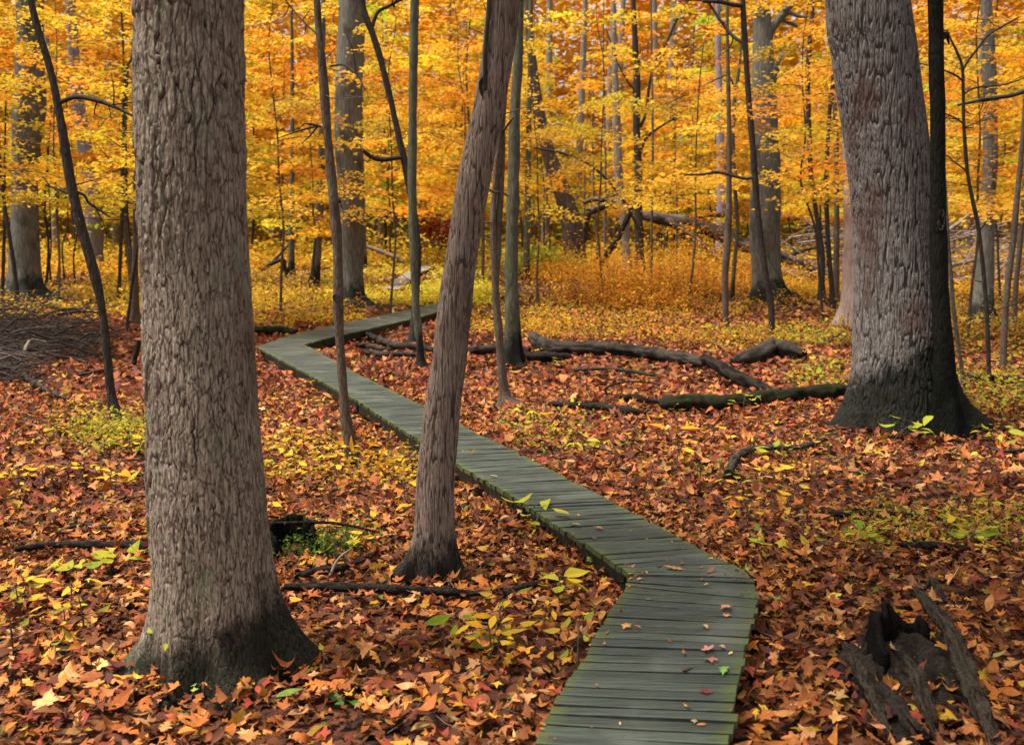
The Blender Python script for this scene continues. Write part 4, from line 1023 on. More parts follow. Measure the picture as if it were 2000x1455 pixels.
brush("green_undergrowth", "low yellow-green herbs growing in patches on the forest floor", [
    (1000, 1130, 503, 538, 420, .5, .07, GB, 20), (820, 960, 512, 600, 420, .22, .05, LY, 14), (640, 860, 500, 600, 420, .2, .045, LY, 12), (1300, 1420, 515, 545, 160, .4, .06, GB, 14), (-100, 285, 840, 985, 800, .2, .026, LB, 12), (-80, 250, 880, 960, 260, .16, .016, GB, 12),
    (1850, 2100, 620, 830, 260, .24, .034, LB, 10), (1560, 1680, 660, 780, 120, .2, .03, LB, 12), (1640, 1860, 1010, 1075, 90, .09, .024, LB, 8), (1860, 2050, 1000, 1085, 90, .09, .024, LB, 8),
    (1440, 1640, 640, 700, 150, .2, .03, LB, 12), (640, 730, 1040, 1075, 40, .1, .014, GB, 10), (520, 860, 860, 960, 150, .12, .028, YB, 8), (1000, 1150, 800, 880, 60, .12, .028, LB, 9), (500, 580, 640, 655, 50, .1, .025, GB, 12)], 403)

# ------------------------------------------------------------------ shrubs and the big fallen tree
def shrub(name, label, px, py, hpx, wpx, pal, n, size, seed, cat="shrub"):
    rng = np.random.default_rng(seed); b = hit(px, py); s = depth(b) / F; H, W = hpx * s, wpx * s
    root = empty(name, b, label, cat); st, lb = MB(), MB(); tips = []
    for i in range(9):
        a = rng.uniform(0, 6.28); e = b + np.array([math.cos(a) * W * .4 * rng.uniform(.3, 1), math.sin(a) * W * .3, H * rng.uniform(.6, 1)])
        add_tube(st, [b, (b + e) / 2 + [0, 0, H * .12], e], [.012, .008, .003], 5, 8, caps=False); tips.append(e)
    tips = np.array(tips); k = rng.integers(0, 9, n); f = rng.uniform(.45, 1.05, n)[:, None]
    pos = b + (tips[k] - b) * f + rng.normal(0, W * .11, (n, 3)) * [1, 1, .7]
    leaves(lb, LEAF6, pos, size * np.exp(rng.normal(0, .3, n)), np.abs(rng.normal(.4, .4, n)), palette(n, rng, pal, .15), rng)
    st.build("stem", M_DARK, root, loc=b); lb.build("foliage", M_CROWN, root, smooth=False, loc=b)
    return root
shrub("red_shrub", "dark red leafy shrub between the crossing trunks and the leaning trunk", 852, 520, 115, 90, [((.30, .035, .02), 20), ((.42, .08, .025), 14), ((.2, .03, .02), 10)], 900, .075, 501)
shrub("green_shrub", "fresh green shrub at the foot of the squat snapped trunk", 1062, 534, 45, 90, GB, 700, .075, 502)

def log(name, label, pts, m, sides=20, lump=.22, seed=1, lift=0.045, cat="log", group=None, dy=None, parts=(), air=None):
    """pts (px, py, w) of the centre line seen in the photo; each point rests on the ground unless air gives a fixed distance"""
    P, R = [], []
    for i, (px, py, w_) in enumerate(pts):
        if air is not None: p = at_y(px, py, air[i] if hasattr(air, "__len__") else air)
        else:
            p = hit(px, py + w_ * .40)
        r = w_ * (.54 if name != 'twig' else .6) * depth(p) / F
        if air is None: p = p + np.array([0, r * .4, r * .75 + lift + .015])
        P.append(p); R.append(r)
    P = np.array(P); R = np.array(R)
    base = P[len(P) // 2].copy(); base[2] = gz(base[0], base[1])[0]
    mb = MB(); L = np.linalg.norm(np.diff(P, axis=0), axis=1).sum()
    add_tube(mb, P, R, sides, max(16, int(L / max(R.max() * .25, .015))), lump=lump, seed=seed, lf=9, grain=.35)
    if not parts:
        o = mb.build(name, m, None, loc=base); o.location = base
        tag(o, label, cat, group); return o
    root = empty(name, base, label, cat, group); mb.build("log_trunk", m, root, loc=base)
    for nm, pp in parts:
        b2 = MB(); Q, S = [], []
        for px, py, w_, dd in pp:
            p = at_y(px, py, (P[:, 1].mean() if air is None else np.mean(air)) + dd); Q.append(p); S.append(w_ * .5 * depth(p) / F)
        add_tube(b2, Q, S, 10, 6 * len(Q), lump=.15, seed=seed + 3, grain=.3); b2.build(nm, m, root, loc=base)
    return root
log("fallen_tree", "huge grey fallen tree propped up in the brush behind the tall grey forked trunk", [(1150, 414, 12), (1195, 402, 13), (1238, 418, 15), (1290, 428, 19), (1350, 438, 25), (1405, 458, 24), (1464, 482, 22), (1531, 502, 19), (1610, 530, 16), (1660, 547, 12)],
    bark_mat("old_fallen_bark", (.012, .009, .008), (.075, .055, .044), (.17, .135, .112), f=9, stretch=.8, bump=.6, patch=(.03, .02, .016), hgt=(.1, .8)), 18, .2, 601, air=[38, 37.5, 37, 36.5, 36, 35.2, 34.4, 33.6, 32.8, 32],
    parts=[("branch", [(1300, 430, 13, .3), (1335, 452, 14, 0), (1370, 476, 14, -.4), (1412, 512, 11, -1.0)]), ("branch", [(1545, 498, 9, -1.5), (1570, 489, 8, -1.8), (1600, 482, 6, -2)]), ("branch", [(1350, 425, 10, .6), (1395, 420, 9, 1), (1450, 428, 8, 1.4)]),
           ("branch", [(1143, 470, 8, 3), (1146, 440, 10, 2.5), (1150, 412, 12, 2)]), ("root_mass", [(1138, 396, 6, 2), (1165, 390, 10, 2), (1205, 396, 11, 1.5), (1235, 410, 8, 1)])])
log("leaning_snag", "dark dead pole propped at a slant beside the squat snapped trunk", [(1152, 546, 11), (1180, 505, 11), (1208, 463, 11), (1228, 420, 9), (1238, 390, 7)], M_LOGDARK, 10, .15, 602, air=34.5, cat="dead branch")
for i, (pts, lab) in enumerate([
    ([(1850, 452, 7), (1880, 430, 6), (1905, 408, 4)], "bleached branch rising slantwise from deadfall beside the smooth grey flared trunk"),
    ([(1858, 518, 8), (1890, 512, 7), (1916, 504, 5)], "pale horizontal branch of the deadfall just behind the smooth grey flared trunk"),
    ([(1860, 548, 9), (1890, 542, 8), (1925, 538, 6)], "lowest pale branch of the deadfall, lying just above the golden brush"),
    ([(1938, 540, 7), (1965, 515, 6), (1990, 490, 5)], "pale branch of the deadfall slanting up toward the dark brown tilting trunk"),
    ([(700, 476, 7), (745, 492, 9), (790, 512, 9)], "grey fallen pole sloping into the yellow brush beyond the hollow pale trunk")]):
    log("dead_branch", lab, pts, M_PALE, 8, .15, 610 + i, air=34 if i < 4 else 40, cat="dead branch")

# ------------------------------------------------------------------ logs and sticks on the floor
log("rotting_log", "long grey rotting log with a broken raised end, lying beyond the leaf-covered clearing", [(1040, 664, 18), (1050, 674, 24), (1075, 685, 25), (1120, 688, 25), (1170, 688, 25), (1230, 692, 24), (1300, 703, 23), (1378, 716, 19)], M_LOG, 18, .26, 621, parts=[("broken_stub", [(1375, 712, 14, -.1), (1392, 706, 12, -.1), (1402, 700, 7, -.1)])])
log("rotting_log", "blackened log half buried in leaves underneath the long grey rotting log", [(1020, 702, 16), (1060, 705, 18), (1110, 704, 14)], M_LOGDARK, 12, .25, 622)
log("rotting_log", "grey crumbling log between the leaning trunk and the thick mossy trunk", [(905, 694, 14), (940, 690, 17), (975, 686, 16), (1012, 688, 13), (1034, 692, 10)], M_LOG, 14, .3, 623)
log("rotting_log", "knobby split grey log pointing toward the massive oak, behind the fallen dark branch", [(1430, 716, 12), (1455, 706, 24), (1485, 698, 30), (1510, 688, 34), (1540, 692, 30), (1572, 700, 18)], M_LOG, 16, .35, 624)
log("fallen_branch", "straight dark branch slanting down from the long grey rotting log to the leaves", [(1374, 698, 16), (1405, 716, 22), (1440, 736, 24), (1475, 752, 24), (1510, 770, 22), (1548, 782, 16)], M_LOGDARK, 14, .15, 625, air=[15.2, 14.6, 14.1, 13.8, 13.4, 13.2], cat="dead branch")
log("mossy_log", "low black mossy log lying in leaves just before the massive oak", [(1296, 801, 22), (1310, 799, 30), (1360, 797, 29), (1420, 795, 26), (1490, 788, 24), (1560, 779, 24), (1640, 773, 26), (1660, 775, 20)], M_MOSSLOG, 16, .3, 626)
log("rotting_log", "slim dark rotten log lying in leaves in line with the mossy oak-side log", [(1072, 799, 10), (1120, 801, 14), (1180, 806, 15), (1230, 812, 14), (1262, 816, 8)], M_LOGDARK, 12, .25, 627)
log("fallen_branch", "short dark bent branch resting just behind the slim dark rotten log", [(1212, 788, 12), (1240, 786, 13), (1262, 790, 9), (1296, 796, 7)], M_LOGDARK, 10, .25, 628, cat="dead branch")
log("fallen_branch", "greenish thin branch lying parallel in front of the long grey rotting log", [(1122, 731, 6), (1170, 728, 7), (1220, 731, 7), (1265, 739, 6), (1290, 741, 4)], M_LOG, 8, .15, 629, cat="dead branch")
log("twig", "thin arched dark twig standing on a prop in the open leaf clearing", [(1184, 772, 4), (1185, 757, 4), (1215, 747, 3), (1255, 746, 3), (1290, 752, 2)], M_LOGDARK, 6, .1, 630, air=[13.2, 13.2, 13.1, 13.0, 12.9])
log("fallen_branch", "pale forked branch bent like an elbow in front of the massive oak", [(1422, 938, 15), (1438, 908, 15), (1470, 890, 13), (1520, 886, 11), (1568, 884, 10), (1612, 868, 7)], M_LOG, 10, .2, 631, cat="dead branch", parts=[("branch", [(1440, 903, 8, .1), (1412, 905, 8, .1), (1388, 908, 5, .1)])])
log("fallen_branch", "brown limb nearest the boardwalk among crossed branches at the foot of the mossy pair", [(716, 660, 9), (742, 673, 13), (774, 683, 14), (812, 686, 12), (850, 692, 9)], M_LOG, 10, .2, 632, cat="dead branch", lift=.06)
log("fallen_branch", "stubby forked piece in the middle of the crossed branches by the mossy pair", [(697, 684, 9), (715, 681, 10), (740, 687, 8), (765, 689, 6)], M_LOG, 9, .2, 633, cat="dead branch", lift=.05)
log("fallen_branch", "lowest curved limb of the crossed branches at the foot of the mossy pair", [(711, 693, 9), (742, 699, 11), (774, 699, 10), (812, 700, 8)], M_LOG, 9, .2, 634, cat="dead branch")
log("fallen_branch", "dark moss-edged branch lying behind the shaggy near maple at the far left", [(30, 1090, 10), (90, 1083, 13), (160, 1081, 14), (230, 1082, 15), (300, 1084, 16)], M_LOGDARK, 10, .2, 635, cat="dead branch")
log("fallen_branch", "grey crooked stick in the leaves left of the shaggy near maple", [(105, 1060, 5), (140, 1046, 7), (170, 1040, 7), (215, 1048, 6)], M_LOG, 8, .15, 636, cat="dead branch")
log("rotting_log", "low dark log with reddish crumbling flank, below the leaning trunk", [(556, 1166, 12), (640, 1167, 16), (720, 1170, 17), (800, 1173, 17), (880, 1176, 15), (938, 1180, 8)], M_LOGDARK, 12, .25, 637)
log("rotting_log", "short black log wedged between two larger dead pieces by the leaning trunk base", [(578, 1144, 12), (620, 1136, 16), (665, 1128, 14), (712, 1112, 8)], M_LOGDARK, 12, .3, 638)
log("twig", "pale thin stick tilted over the short black log", [(628, 1158, 5), (645, 1122, 5), (662, 1090, 4), (688, 1070, 3)], M_PALE, 6, .1, 639, air=[5.7, 5.75, 5.8, 5.85])
log("twig", "long dark arching twig above the mossy rotten stump", [(522, 1022, 4), (590, 1020, 5), (660, 1022, 5), (742, 1040, 3)], M_LOGDARK, 6, .1, 640, air=6.3)
log("fallen_branch", "crooked stick in leaves beside the inner bend of the boardwalk", [(985, 1178, 9), (1020, 1166, 12), (1060, 1157, 11), (1100, 1148, 7)], M_LOGDARK, 8, .2, 641, cat="dead branch")
log("fallen_branch", "dark flat branch half hidden by green herbs above the broken hollow stump", [(1755, 1082, 8), (1810, 1082, 13), (1860, 1086, 12), (1925, 1094, 6)], M_LOGDARK, 9, .2, 642, cat="dead branch")
log("fallen_branch", "dark broken branch among the herbs farther from the hollow stump", [(1600, 1012, 8), (1650, 1022, 12), (1700, 1018, 11), (1790, 1022, 7)], M_LOGDARK, 9, .2, 643, cat="dead branch")
log("fallen_branch", "thin curved pale stick at the picture edge beyond the massive oak's roots", [(1920, 880, 5), (1945, 890, 6), (1970, 893, 6), (2010, 888, 5)], M_LOG, 7, .15, 644, cat="dead branch")
log("mossy_log", "mossy log end lying close behind the outer bend of the boardwalk", [(492, 652, 12), (520, 651, 14), (550, 651, 13), (580, 654, 8)], M_MOSSLOG, 10, .25, 645)
log("fallen_branch", "black crooked branch in the brush beside the far stretch of boardwalk", [(770, 573, 6), (800, 572, 8), (830, 574, 9), (865, 573, 6)], M_LOGDARK, 8, .25, 646, cat="dead branch")
log("fallen_branch", "dark fallen branch on the leaves to the rear of the massive oak's far side", [(1870, 742, 9), (1920, 745, 12), (1970, 748, 12), (2020, 752, 10)], M_LOGDARK, 9, .25, 647, cat="dead branch")
log("fallen_branch", "grey weathered limb sliding out of the tangled brush pile", [(-10, 690, 8), (30, 728, 11), (58, 750, 11), (95, 772, 9), (135, 790, 6)], M_LOG, 9, .2, 648, cat="dead branch", parts=[("branch", [(58, 748, 7, 0), (75, 735, 6, .1), (90, 728, 4, .2)])])
log("twig", "bleached forked twig sticking out of the front of the brush pile", [(48, 685, 5), (54, 672, 5), (62, 664, 4), (90, 668, 3)], M_PALE, 6, .1, 649, air=[15.6, 15.8, 16, 16.2])
log("fallen_branch", "short mossy upright snag near the edge of the shaggy maple", [(262, 712, 9), (266, 690, 9), (272, 665, 8)], M_MOSSLOG, 8, .25, 650, air=15.2, cat="dead branch")
log("twig", "bent pale twig lying on leaves beside the base of the brush pile", [(140, 742, 4), (170, 738, 5), (200, 730, 4)], M_LOG, 6, .1, 651)

def brush_pile():
    rng = np.random.default_rng(88); mb = MB()
    for px0, px1, py, cnt, hh, tone in ((-60, 200, 690, 560, .85, 1.0), (-80, 60, 735, 260, .55, 1.0)):
        x0 = hit(px0, py)[0]
        for b in hits(rng.uniform(px0, px1, cnt), py + rng.uniform(-45, 22, cnt)):
            env = hh * (1 - .75 * np.clip((b[0] - x0) / 2.8, 0, 1))
            L = rng.uniform(.4, 1.6); a = rng.normal(.1, .7); d = np.array([math.cos(a), math.sin(a) * .6, rng.normal(0, .22)])
            c = b + [0, 0, rng.uniform(0.02, 1) * env]; sag = np.array([rng.normal(0, .08), rng.normal(0, .08), rng.normal(0, .12)])
            r = rng.choice([.005, .009, .014, .022], p=[.4, .3, .2, .1])
            p0, p2 = c - d * L / 2, c + d * L / 2
            for p in (p0, p2): p[2] = max(p[2], b[2] + .0)
            g = rng.uniform(.5, 1.7); cc = np.array([.055, .041, .032]) * g * rng.uniform(.4, 1.5)
            add_tube(mb, [p0, c + sag, p2], [r, r * .8, r * .35], 4, 6, c=cc, caps=False)
    o = mb.build("brush_pile", leaf_mat("dead_brush_wood", trans=0, rough=.85, vein=False))
    tag(o, "tangled grey pile of dead twigs in front of the large banded grey trunk", None, None, "stuff")
brush_pile()
def deadfall():
    rng = np.random.default_rng(89); mb = MB()
    for _ in range(420):
        px, py = rng.uniform(1560, 2100), rng.uniform(440, 552); yy = rng.uniform(31, 40); c = at_y(px, py, yy); L = rng.uniform(.6, 3); a = rng.normal(.3, .7)
        d = np.array([math.cos(a), rng.normal(0, .5), math.sin(a) * .6]); r = rng.choice([.008, .014, .024])
        add_tube(mb, [c - d * L / 2, c + rng.normal(0, .12, 3), c + d * L / 2], [r, r * .8, r * .4], 4, 6, c=np.array([.22, .16, .14]) * rng.uniform(.5, 1.4), caps=False)
    tag(mb.build("deadfall_brush", leaf_mat("deadfall_wood", trans=0, rough=.85, vein=False)), "pinkish tangle of fallen dead branches beyond the massive oak", None, None, "stuff")
deadfall()
# ------------------------------------------------------------------ stumps
def jag_shell(mb, base, prof, a0, a1, rad, th, rng, n=40, rows=14, lean=(0, 0), ell=1.0):
    """a broken curved wall of rotten wood: prof(angle fraction) is its height"""
    def surf(ro, s):
        V = []
        for i in range(n):
            f = i / (n - 1); a = a0 + (a1 - a0) * f; h = prof(f)
            for j in range(rows):
                g = j / (rows - 1); r = ro * (1 + .35 * (1 - g) ** 2) - s * th * (1 - .6 * g)
                q = np.array([[math.cos(a) * 7, math.sin(a) * 7, g * 1.2]])
                r += (fbm(q * 1.1, 5, 3)[0] - .5) * .10 + (vnoise(q * np.array([[4, 4, .8]]), 6)[0] - .5) * .035
                V.append([base[0] + math.cos(a) * r * ell + lean[0] * g * h, base[1] + math.sin(a) * r + lean[1] * g * h, base[2] - .06 + g * (h + .06)])
        return np.array(V)
    A, B = surf(rad, 0), surf(rad, 1)
    i = np.arange(n - 1)[:, None] * rows; j = np.arange(rows - 1)[None]
    q = np.stack([i + j, i + rows + j, i + rows + j + 1, i + j + 1], -1).reshape(-1, 4)
    N0 = n * rows
    top = np.array([(k * rows + rows - 1, (k + 1) * rows + rows - 1, N0 + (k + 1) * rows + rows - 1, N0 + k * rows + rows - 1) for k in range(n - 1)])
    e = [(m, m + 1, N0 + m + 1, N0 + m) for m in range(rows - 1)] + [(N0 + (n - 1) * rows + m, N0 + (n - 1) * rows + m + 1, (n - 1) * rows + m + 1, (n - 1) * rows + m) for m in range(rows - 1)]
    mb.add(np.vstack([A, B]), np.vstack([q, q[:, ::-1] + N0, top, np.array(e)]))

M_SHARD = bark_mat("weathered_splinter_wood", (.010, .008, .007), (.020, .015, .011), (.080, .061, .044), f=40, stretch=.35, bump=.9, patch=(.055, .045, .03), hgt=(.1, .8), crack=.0)
M_RED = bark_mat("crumbling_red_rot", (.007, .005, .004), (.032, .017, .012), (.075, .038, .026), f=34, stretch=.5, bump=.9, hgt=(.1, .8), crack=.0)
def hollow_stump():
    rng = np.random.default_rng(5)
    b = hit(1790, 1330)
    root = empty("hollow_stump", b, "black hollow rotten stump with long weathered splinters, close to the boardwalk", "stump")
    mb = MB()
    jag_shell(mb, b, lambda f: .07 + .11 * math.sin(math.pi * f) ** .7 + .12 * (vnoise(np.array([[f * 9.0, .3, .2]]), 4)[0]) + .06 * vnoise(np.array([[f * 26.0, .3, .2]]), 5)[0], math.radians(48), math.radians(200), .23, .07, rng, ell=.85)
    mb.build("shell", M_LOGDARK, root, loc=b)
    md = MB(); na, nr = 56, 16; u, v = np.meshgrid(np.linspace(0, 2 * np.pi, na, endpoint=False), np.linspace(0, 1, nr)); u, v = u.ravel(), v.ravel()
    X = b[0] - .03 + np.cos(u) * v * .34; Y = b[1] - .02 + np.sin(u) * v * .44
    q = np.stack([X * 9, Y * 9, np.zeros_like(X)], 1)
    Z = gz(X, Y) + (1 - v ** 2) * (.08 + .12 * sstep(-.25, .3, Y - b[1])) * (.35 + 1.1 * fbm(q, 61, 3)) + .05 * (vnoise(q * 3, 62) - .5) * (1 - v) + .012
    ii = np.arange(nr - 1)[:, None] * na; jj = np.arange(na)[None]; j2 = (jj + 1) % na
    md.add(np.stack([X, Y, Z], 1), np.stack([ii + jj, ii + na + jj, ii + na + j2, ii + j2], -1).reshape(-1, 4)[:, ::-1], None, fbm(q * 2, 63, 3))
    md.build("rot_mound", M_LOGDARK, root, loc=b)
    def shard(nm, pts, m, hh, seed, sq=1.0):
        P, R = [], []
        for (px, py, w_), h in zip(pts, hh):
            p = hit(px, py, gz, h); P.append(p); R.append(w_ * (.40 if nm == 'splinter' else .5) * depth(p) / F)
        s = MB(); add_tube(s, P, R, 22, 60, lump=.38, seed=seed, lf=14, grain=.7); s.build(nm, m, root, loc=b)
    shard("splinter", [(1650, 1256, 10), (1672, 1300, 24), (1698, 1352, 28), (1722, 1405, 26), (1748, 1462, 14)], M_SHARD, (.17, .15, .11, .07, .02), 3)
    shard("splinter", [(1782, 1144, 5), (1806, 1172, 24), (1838, 1208, 34), (1868, 1262, 42), (1892, 1325, 42), (1916, 1385, 44), (1938, 1440, 30), (1952, 1478, 8)], M_SHARD, (.26, .25, .24, .20, .15, .10, .06, .02), 4)
    shard("splinter", [(1770, 1282, 10), (1788, 1318, 36), (1803, 1358, 36), (1818, 1402, 26), (1830, 1450, 10)], M_SHARD, (.14, .13, .11, .08, .03), 6)
    shard("splinter", [(1806, 1150, 6), (1820, 1134, 14), (1832, 1150, 18), (1846, 1176, 10)], M_SHARD, (.25, .27, .26, .22), 7)
    shard("rot_heap", [(1706, 1240, 30), (1692, 1300, 50), (1706, 1352, 60), (1752, 1408, 54), (1800, 1456, 50)], M_LOGDARK, (.12, .07, .05, .04, .03), 10)
    for k in range(12):
        x0, y0 = rng.uniform(1690, 1880), rng.uniform(1230, 1400); L = rng.uniform(40, 120); a = math.radians(rng.uniform(35, 80)); hh = rng.uniform(.05, .14)
        shard("splinter", [(x0, y0, 4), (x0 + L * .5 * math.cos(a), y0 + L * .5 * math.sin(a), rng.uniform(9, 18)), (x0 + L * math.cos(a), y0 + L * math.sin(a), 3)], M_SHARD if k % 2 else M_RED, (hh, hh * .8, .03), 20 + k)
hollow_stump()
def moss_stump():
    rng = np.random.default_rng(9); b = hit(572, 1095)
    root = empty("rotten_stump", b, "low rotten stump with a mossy side, just behind the shaggy near maple", "stump")
    mb = MB(); jag_shell(mb, b, lambda f: .10 + .12 * math.sin(math.pi * f) ** .6 + .08 * vnoise(np.array([[f * 9.0, 2.3, .2]]), 4)[0], math.radians(-10), math.radians(230), .15, .05, rng); mb.build("shell", M_MOSSLOG, root, loc=b)
    m = MB(); n = 900
    pos = b + np.stack([rng.normal(.13, .15, n), rng.normal(.0, .12, n), np.abs(rng.normal(.08, .055, n))], 1)
    leaves(m, LEAF4, pos, .016 * np.exp(rng.normal(0, .3, n)), np.abs(rng.normal(.6, .5, n)), palette(n, rng, [((.06, .11, .018), 2), ((.10, .14, .02), 2), ((.04, .07, .02), 1)], .2), rng)
    m.build("moss_foliage", M_BRUSH, root, smooth=False, loc=b)
moss_stump()

# ------------------------------------------------------------------ seedlings
def seedling(label, px, py, hpx, n, lpx, pal, seed, top=None, tpl=OVATE, droop=.35, group=None, name="seedling", air=None, spread=.55, narrow=1.0):
    rng = np.random.default_rng(seed); b = hit(px, py) if air is None else at_y(px, py, air); s = depth(b) / F; H = hpx * s; ls = lpx * s * .5
    root = empty(name, b, label, "seedling", group); st, lb = MB(), MB()
    tx = ((top - px) * s if top is not None else rng.normal(0, .15) * H)
    T = b + [tx, rng.normal(0, .1) * H, H]
    add_tube(st, [b - [0, 0, .02], b + (T - b) * .5 + [tx * -.15, 0, H * .06], T], [.006, .0045, .002], 5, 10, caps=False)
    pos, yaw = [], []
    for i in range(n):
        f = .45 + .6 * (i + .5) / n if n > 1 else 1.0; a = i * 2.4 + rng.uniform(-.5, .5); c = b + (T - b) * min(f, 1); d = np.array([math.cos(a), math.sin(a), rng.uniform(-.2, .25)])
        L = H * spread * rng.uniform(.5, 1.1); e = c + d * L
        add_tube(st, [c, (c + e) / 2 + [0, 0, .1 * L], e], [.002, .0016, .001], 4, 5, caps=False)
        pos.append(e + d * ls * .8); yaw.append(math.atan2(d[1], d[0]) - math.pi / 2)
    m = len(pos)
    leaves(lb, tpl, np.array(pos), ls * np.exp(rng.normal(0, .2, m)), np.abs(rng.normal(droop, .25, m)), palette(m, rng, pal, .1), rng, bend=.3, yaw=np.array(yaw), stretch=np.full(m, narrow))
    st.build("stem", M_BROWN, root, loc=b); lb.build("foliage", M_BRUSH, root, smooth=False, loc=b)
    return root
BR = [((.42, .42, .035), 3), ((.30, .36, .03), 3), ((.56, .46, .045), 2)]
YL = [((.72, .46, .03), 3), ((.66, .50, .05), 2), ((.74, .36, .02), 1)]
S = [("bright yellow-green seedling beside the shaggy near maple, leaves facing up", 214, 1120, 50, 6, 58, BR, 245),
     ("pale seedling with low leaves in the litter left of the shaggy near maple", 150, 1132, 34, 6, 52, BR, 140),
     ("faded yellow-green seedling at the far left above the crooked grey stick", 60, 1180, 38, 6, 54, LB, 40),
     ("lime seedling with a leaning stem at the dark foot of the massive oak", 1738, 872, 50, 9, 60, BR, 1792),
     ("small yellow seedling beside the mossy rotten stump", 640, 1092, 40, 6, 46, BR, 662),
     ("drooping yellow-green seedling in the litter below the leaning trunk", 912, 1262, 46, 5, 58, BR, 895),
     ("spreading pale seedling next to the drooping one below the leaning trunk", 965, 1275, 36, 6, 54, LB, 968),
     ("lime seedling hanging by the inner bend of the boardwalk", 1092, 1170, 46, 5, 58, BR, 1102),
     ("thin seedling with yellow leaves leaning over the boardwalk edge", 1042, 1052, 66, 6, 50, BR, 1062),
     ("two-leaved yellow seedling standing alone in the clearing past the boardwalk", 1036, 832, 40, 3, 52, YL, 1036),
     ("upright orange seedling leaf standing before the slim dark rotten log", 1322, 862, 40, 2, 64, [((.72, .33, .02), 1)], 1322),
     ("yellow tuft of a seedling beside the far edge of the straight planks", 1140, 888, 30, 7, 40, BR, 1140),
     ("yellow-green seedling beside the elbow-shaped pale branch", 1508, 898, 30, 6, 50, BR, 1508),
     ("bushy yellow seedling below the elbow-shaped pale branch", 1500, 936, 34, 8, 46, YL, 1505),
     ("lime seedling with three broad leaves right of the inner boardwalk bend", 1500, 1082, 28, 3, 48, BR, 1505),
     ("single broad green-yellow leaf seedling next to the three-leaved one", 1588, 1088, 26, 2, 48, BR, 1588),
     ("leafy lime seedling among herbs near the dark broken branch", 1690, 1072, 46, 9, 44, BR, 1685),
     ("bright lime seedling in herbs above the dark flat branch", 1895, 1075, 40, 9, 42, BR, 1900),
     ("tall yellow seedling beside the knobby split log", 1606, 745, 40, 7, 38, BR, 1600),
     ("yellow seedling in front of the mossy oak-side log", 1452, 808, 36, 7, 36, BR, 1455),
     ("yellow seedling near the raised end of the long rotting log", 1100, 725, 24, 5, 22, LB, 1100),
     ("lime seedling behind the end of the long grey rotting log", 1390, 675, 38, 8, 34, BR, 1405),
     ("pale yellow seedling in the brush above the knobby split log", 1535, 655, 30, 6, 24, YL, 1535),
     ("yellow seedling tucked behind the massive oak's mossy side", 1640, 690, 50, 7, 26, BR, 1650),
     ("small green-leaved seedling at the front of the shaggy near maple's roots", 398, 1362, 40, 4, 22, [((.16, .34, .06), 2), ((.4, .5, .1), 1)], 404),
     ("tiny lime seedling climbing the bark of the shaggy near maple", 316, 1345, 120, 3, 26, BR, 335),
     ("dark green seedling pair of leaves right of the shaggy maple's roots", 672, 1382, 28, 3, 40, [((.08, .22, .05), 2), ((.12, .28, .03), 1)], 675),
     ("lone lime seedling beside the black stained root of the shaggy maple", 628, 1335, 52, 2, 28, BR, 634),
     ("feathery lime seedling past the massive oak's outermost root", 1950, 885, 46, 10, 44, BR, 1945),
     ("yellow seedling clump standing in leaves left of the slim boardwalk trunk", 560, 900, 34, 7, 30, YL, 560),
     ("yellow seedling clump near the planks left of the leaning trunk", 770, 935, 44, 8, 30, YL, 765),
     ("yellow-green seedling in the open litter behind the shaggy maple", 205, 895, 40, 7, 32, LB, 205),
     ("golden seedling beside the herbs in the open left litter", 225, 960, 38, 6, 34, YL, 232)]
for i, (lab, px, py, hp, n_, lp, pal, tp) in enumerate(S):
    if py < 960: lp *= .62
    else: lp *= .85
    seedling(lab, px, py, hp, n_, lp, pal, 700 + i, top=tp, tpl=MAPLE_S if i % 5 == 4 else OVATE)
# drooping large leaves at the slim trunk and at the leaning trunk
for lab, px, py, hp, tp, sd_ in (("wilted golden sprout with long hanging leaves at the slim boardwalk trunk's foot", 690, 905, 50, 700, 760), ("wilted orange-yellow sprout hanging over the planks by the leaning trunk", 886, 925, 46, 895, 761), ("wilted golden sprout between slim trunk and leaning trunk", 745, 930, 40, 750, 762)):
    o = seedling(lab, px, py, hp, 7, 36, [((.78, .40, .02), 2), ((.74, .30, .02), 1)], sd_, top=tp, droop=1.15, spread=.35, narrow=.5)
# many small ones: copies
protos = [seedling("small yellow-green seedling dotted over the open leaf litter", 1300, 700, 24, 6, 9.5, LB, 790, group="small yellow-green seedlings"), seedling("small golden seedling dotted over the open leaf litter", 600, 770, 26, 7, 11, YL, 791, group="small golden seedlings")]
rng = np.random.default_rng(31)
zones = [(1000, 1660, 640, 700, 26, 0), (900, 1280, 720, 900, 16, 0), (1200, 1650, 820, 1000, 14, 0), (1400, 1990, 880, 1120, 22, 0), (520, 660, 780, 960, 12, 1), (900, 1180, 1160, 1320, 8, 1), (520, 860, 900, 1050, 16, 1), (0, 280, 840, 1000, 16, 1), (500, 650, 560, 640, 14, 1), (1860, 2000, 640, 860, 18, 0), (0, 260, 1180, 1320, 6, 0), (60, 260, 770, 850, 8, 1)]
for x0, x1, y0, y1, c_, k in zones:
    for _ in range(c_):
        p = hit(rng.uniform(x0, x1), rng.uniform(y0, y1))
        if inpoly([p[0]], [p[1]], BW_POLY)[0]: continue
        dup(protos[k if rng.uniform() < .75 else 1 - k], p, rng.uniform(0, 6.28), rng.uniform(.6, 1.15))

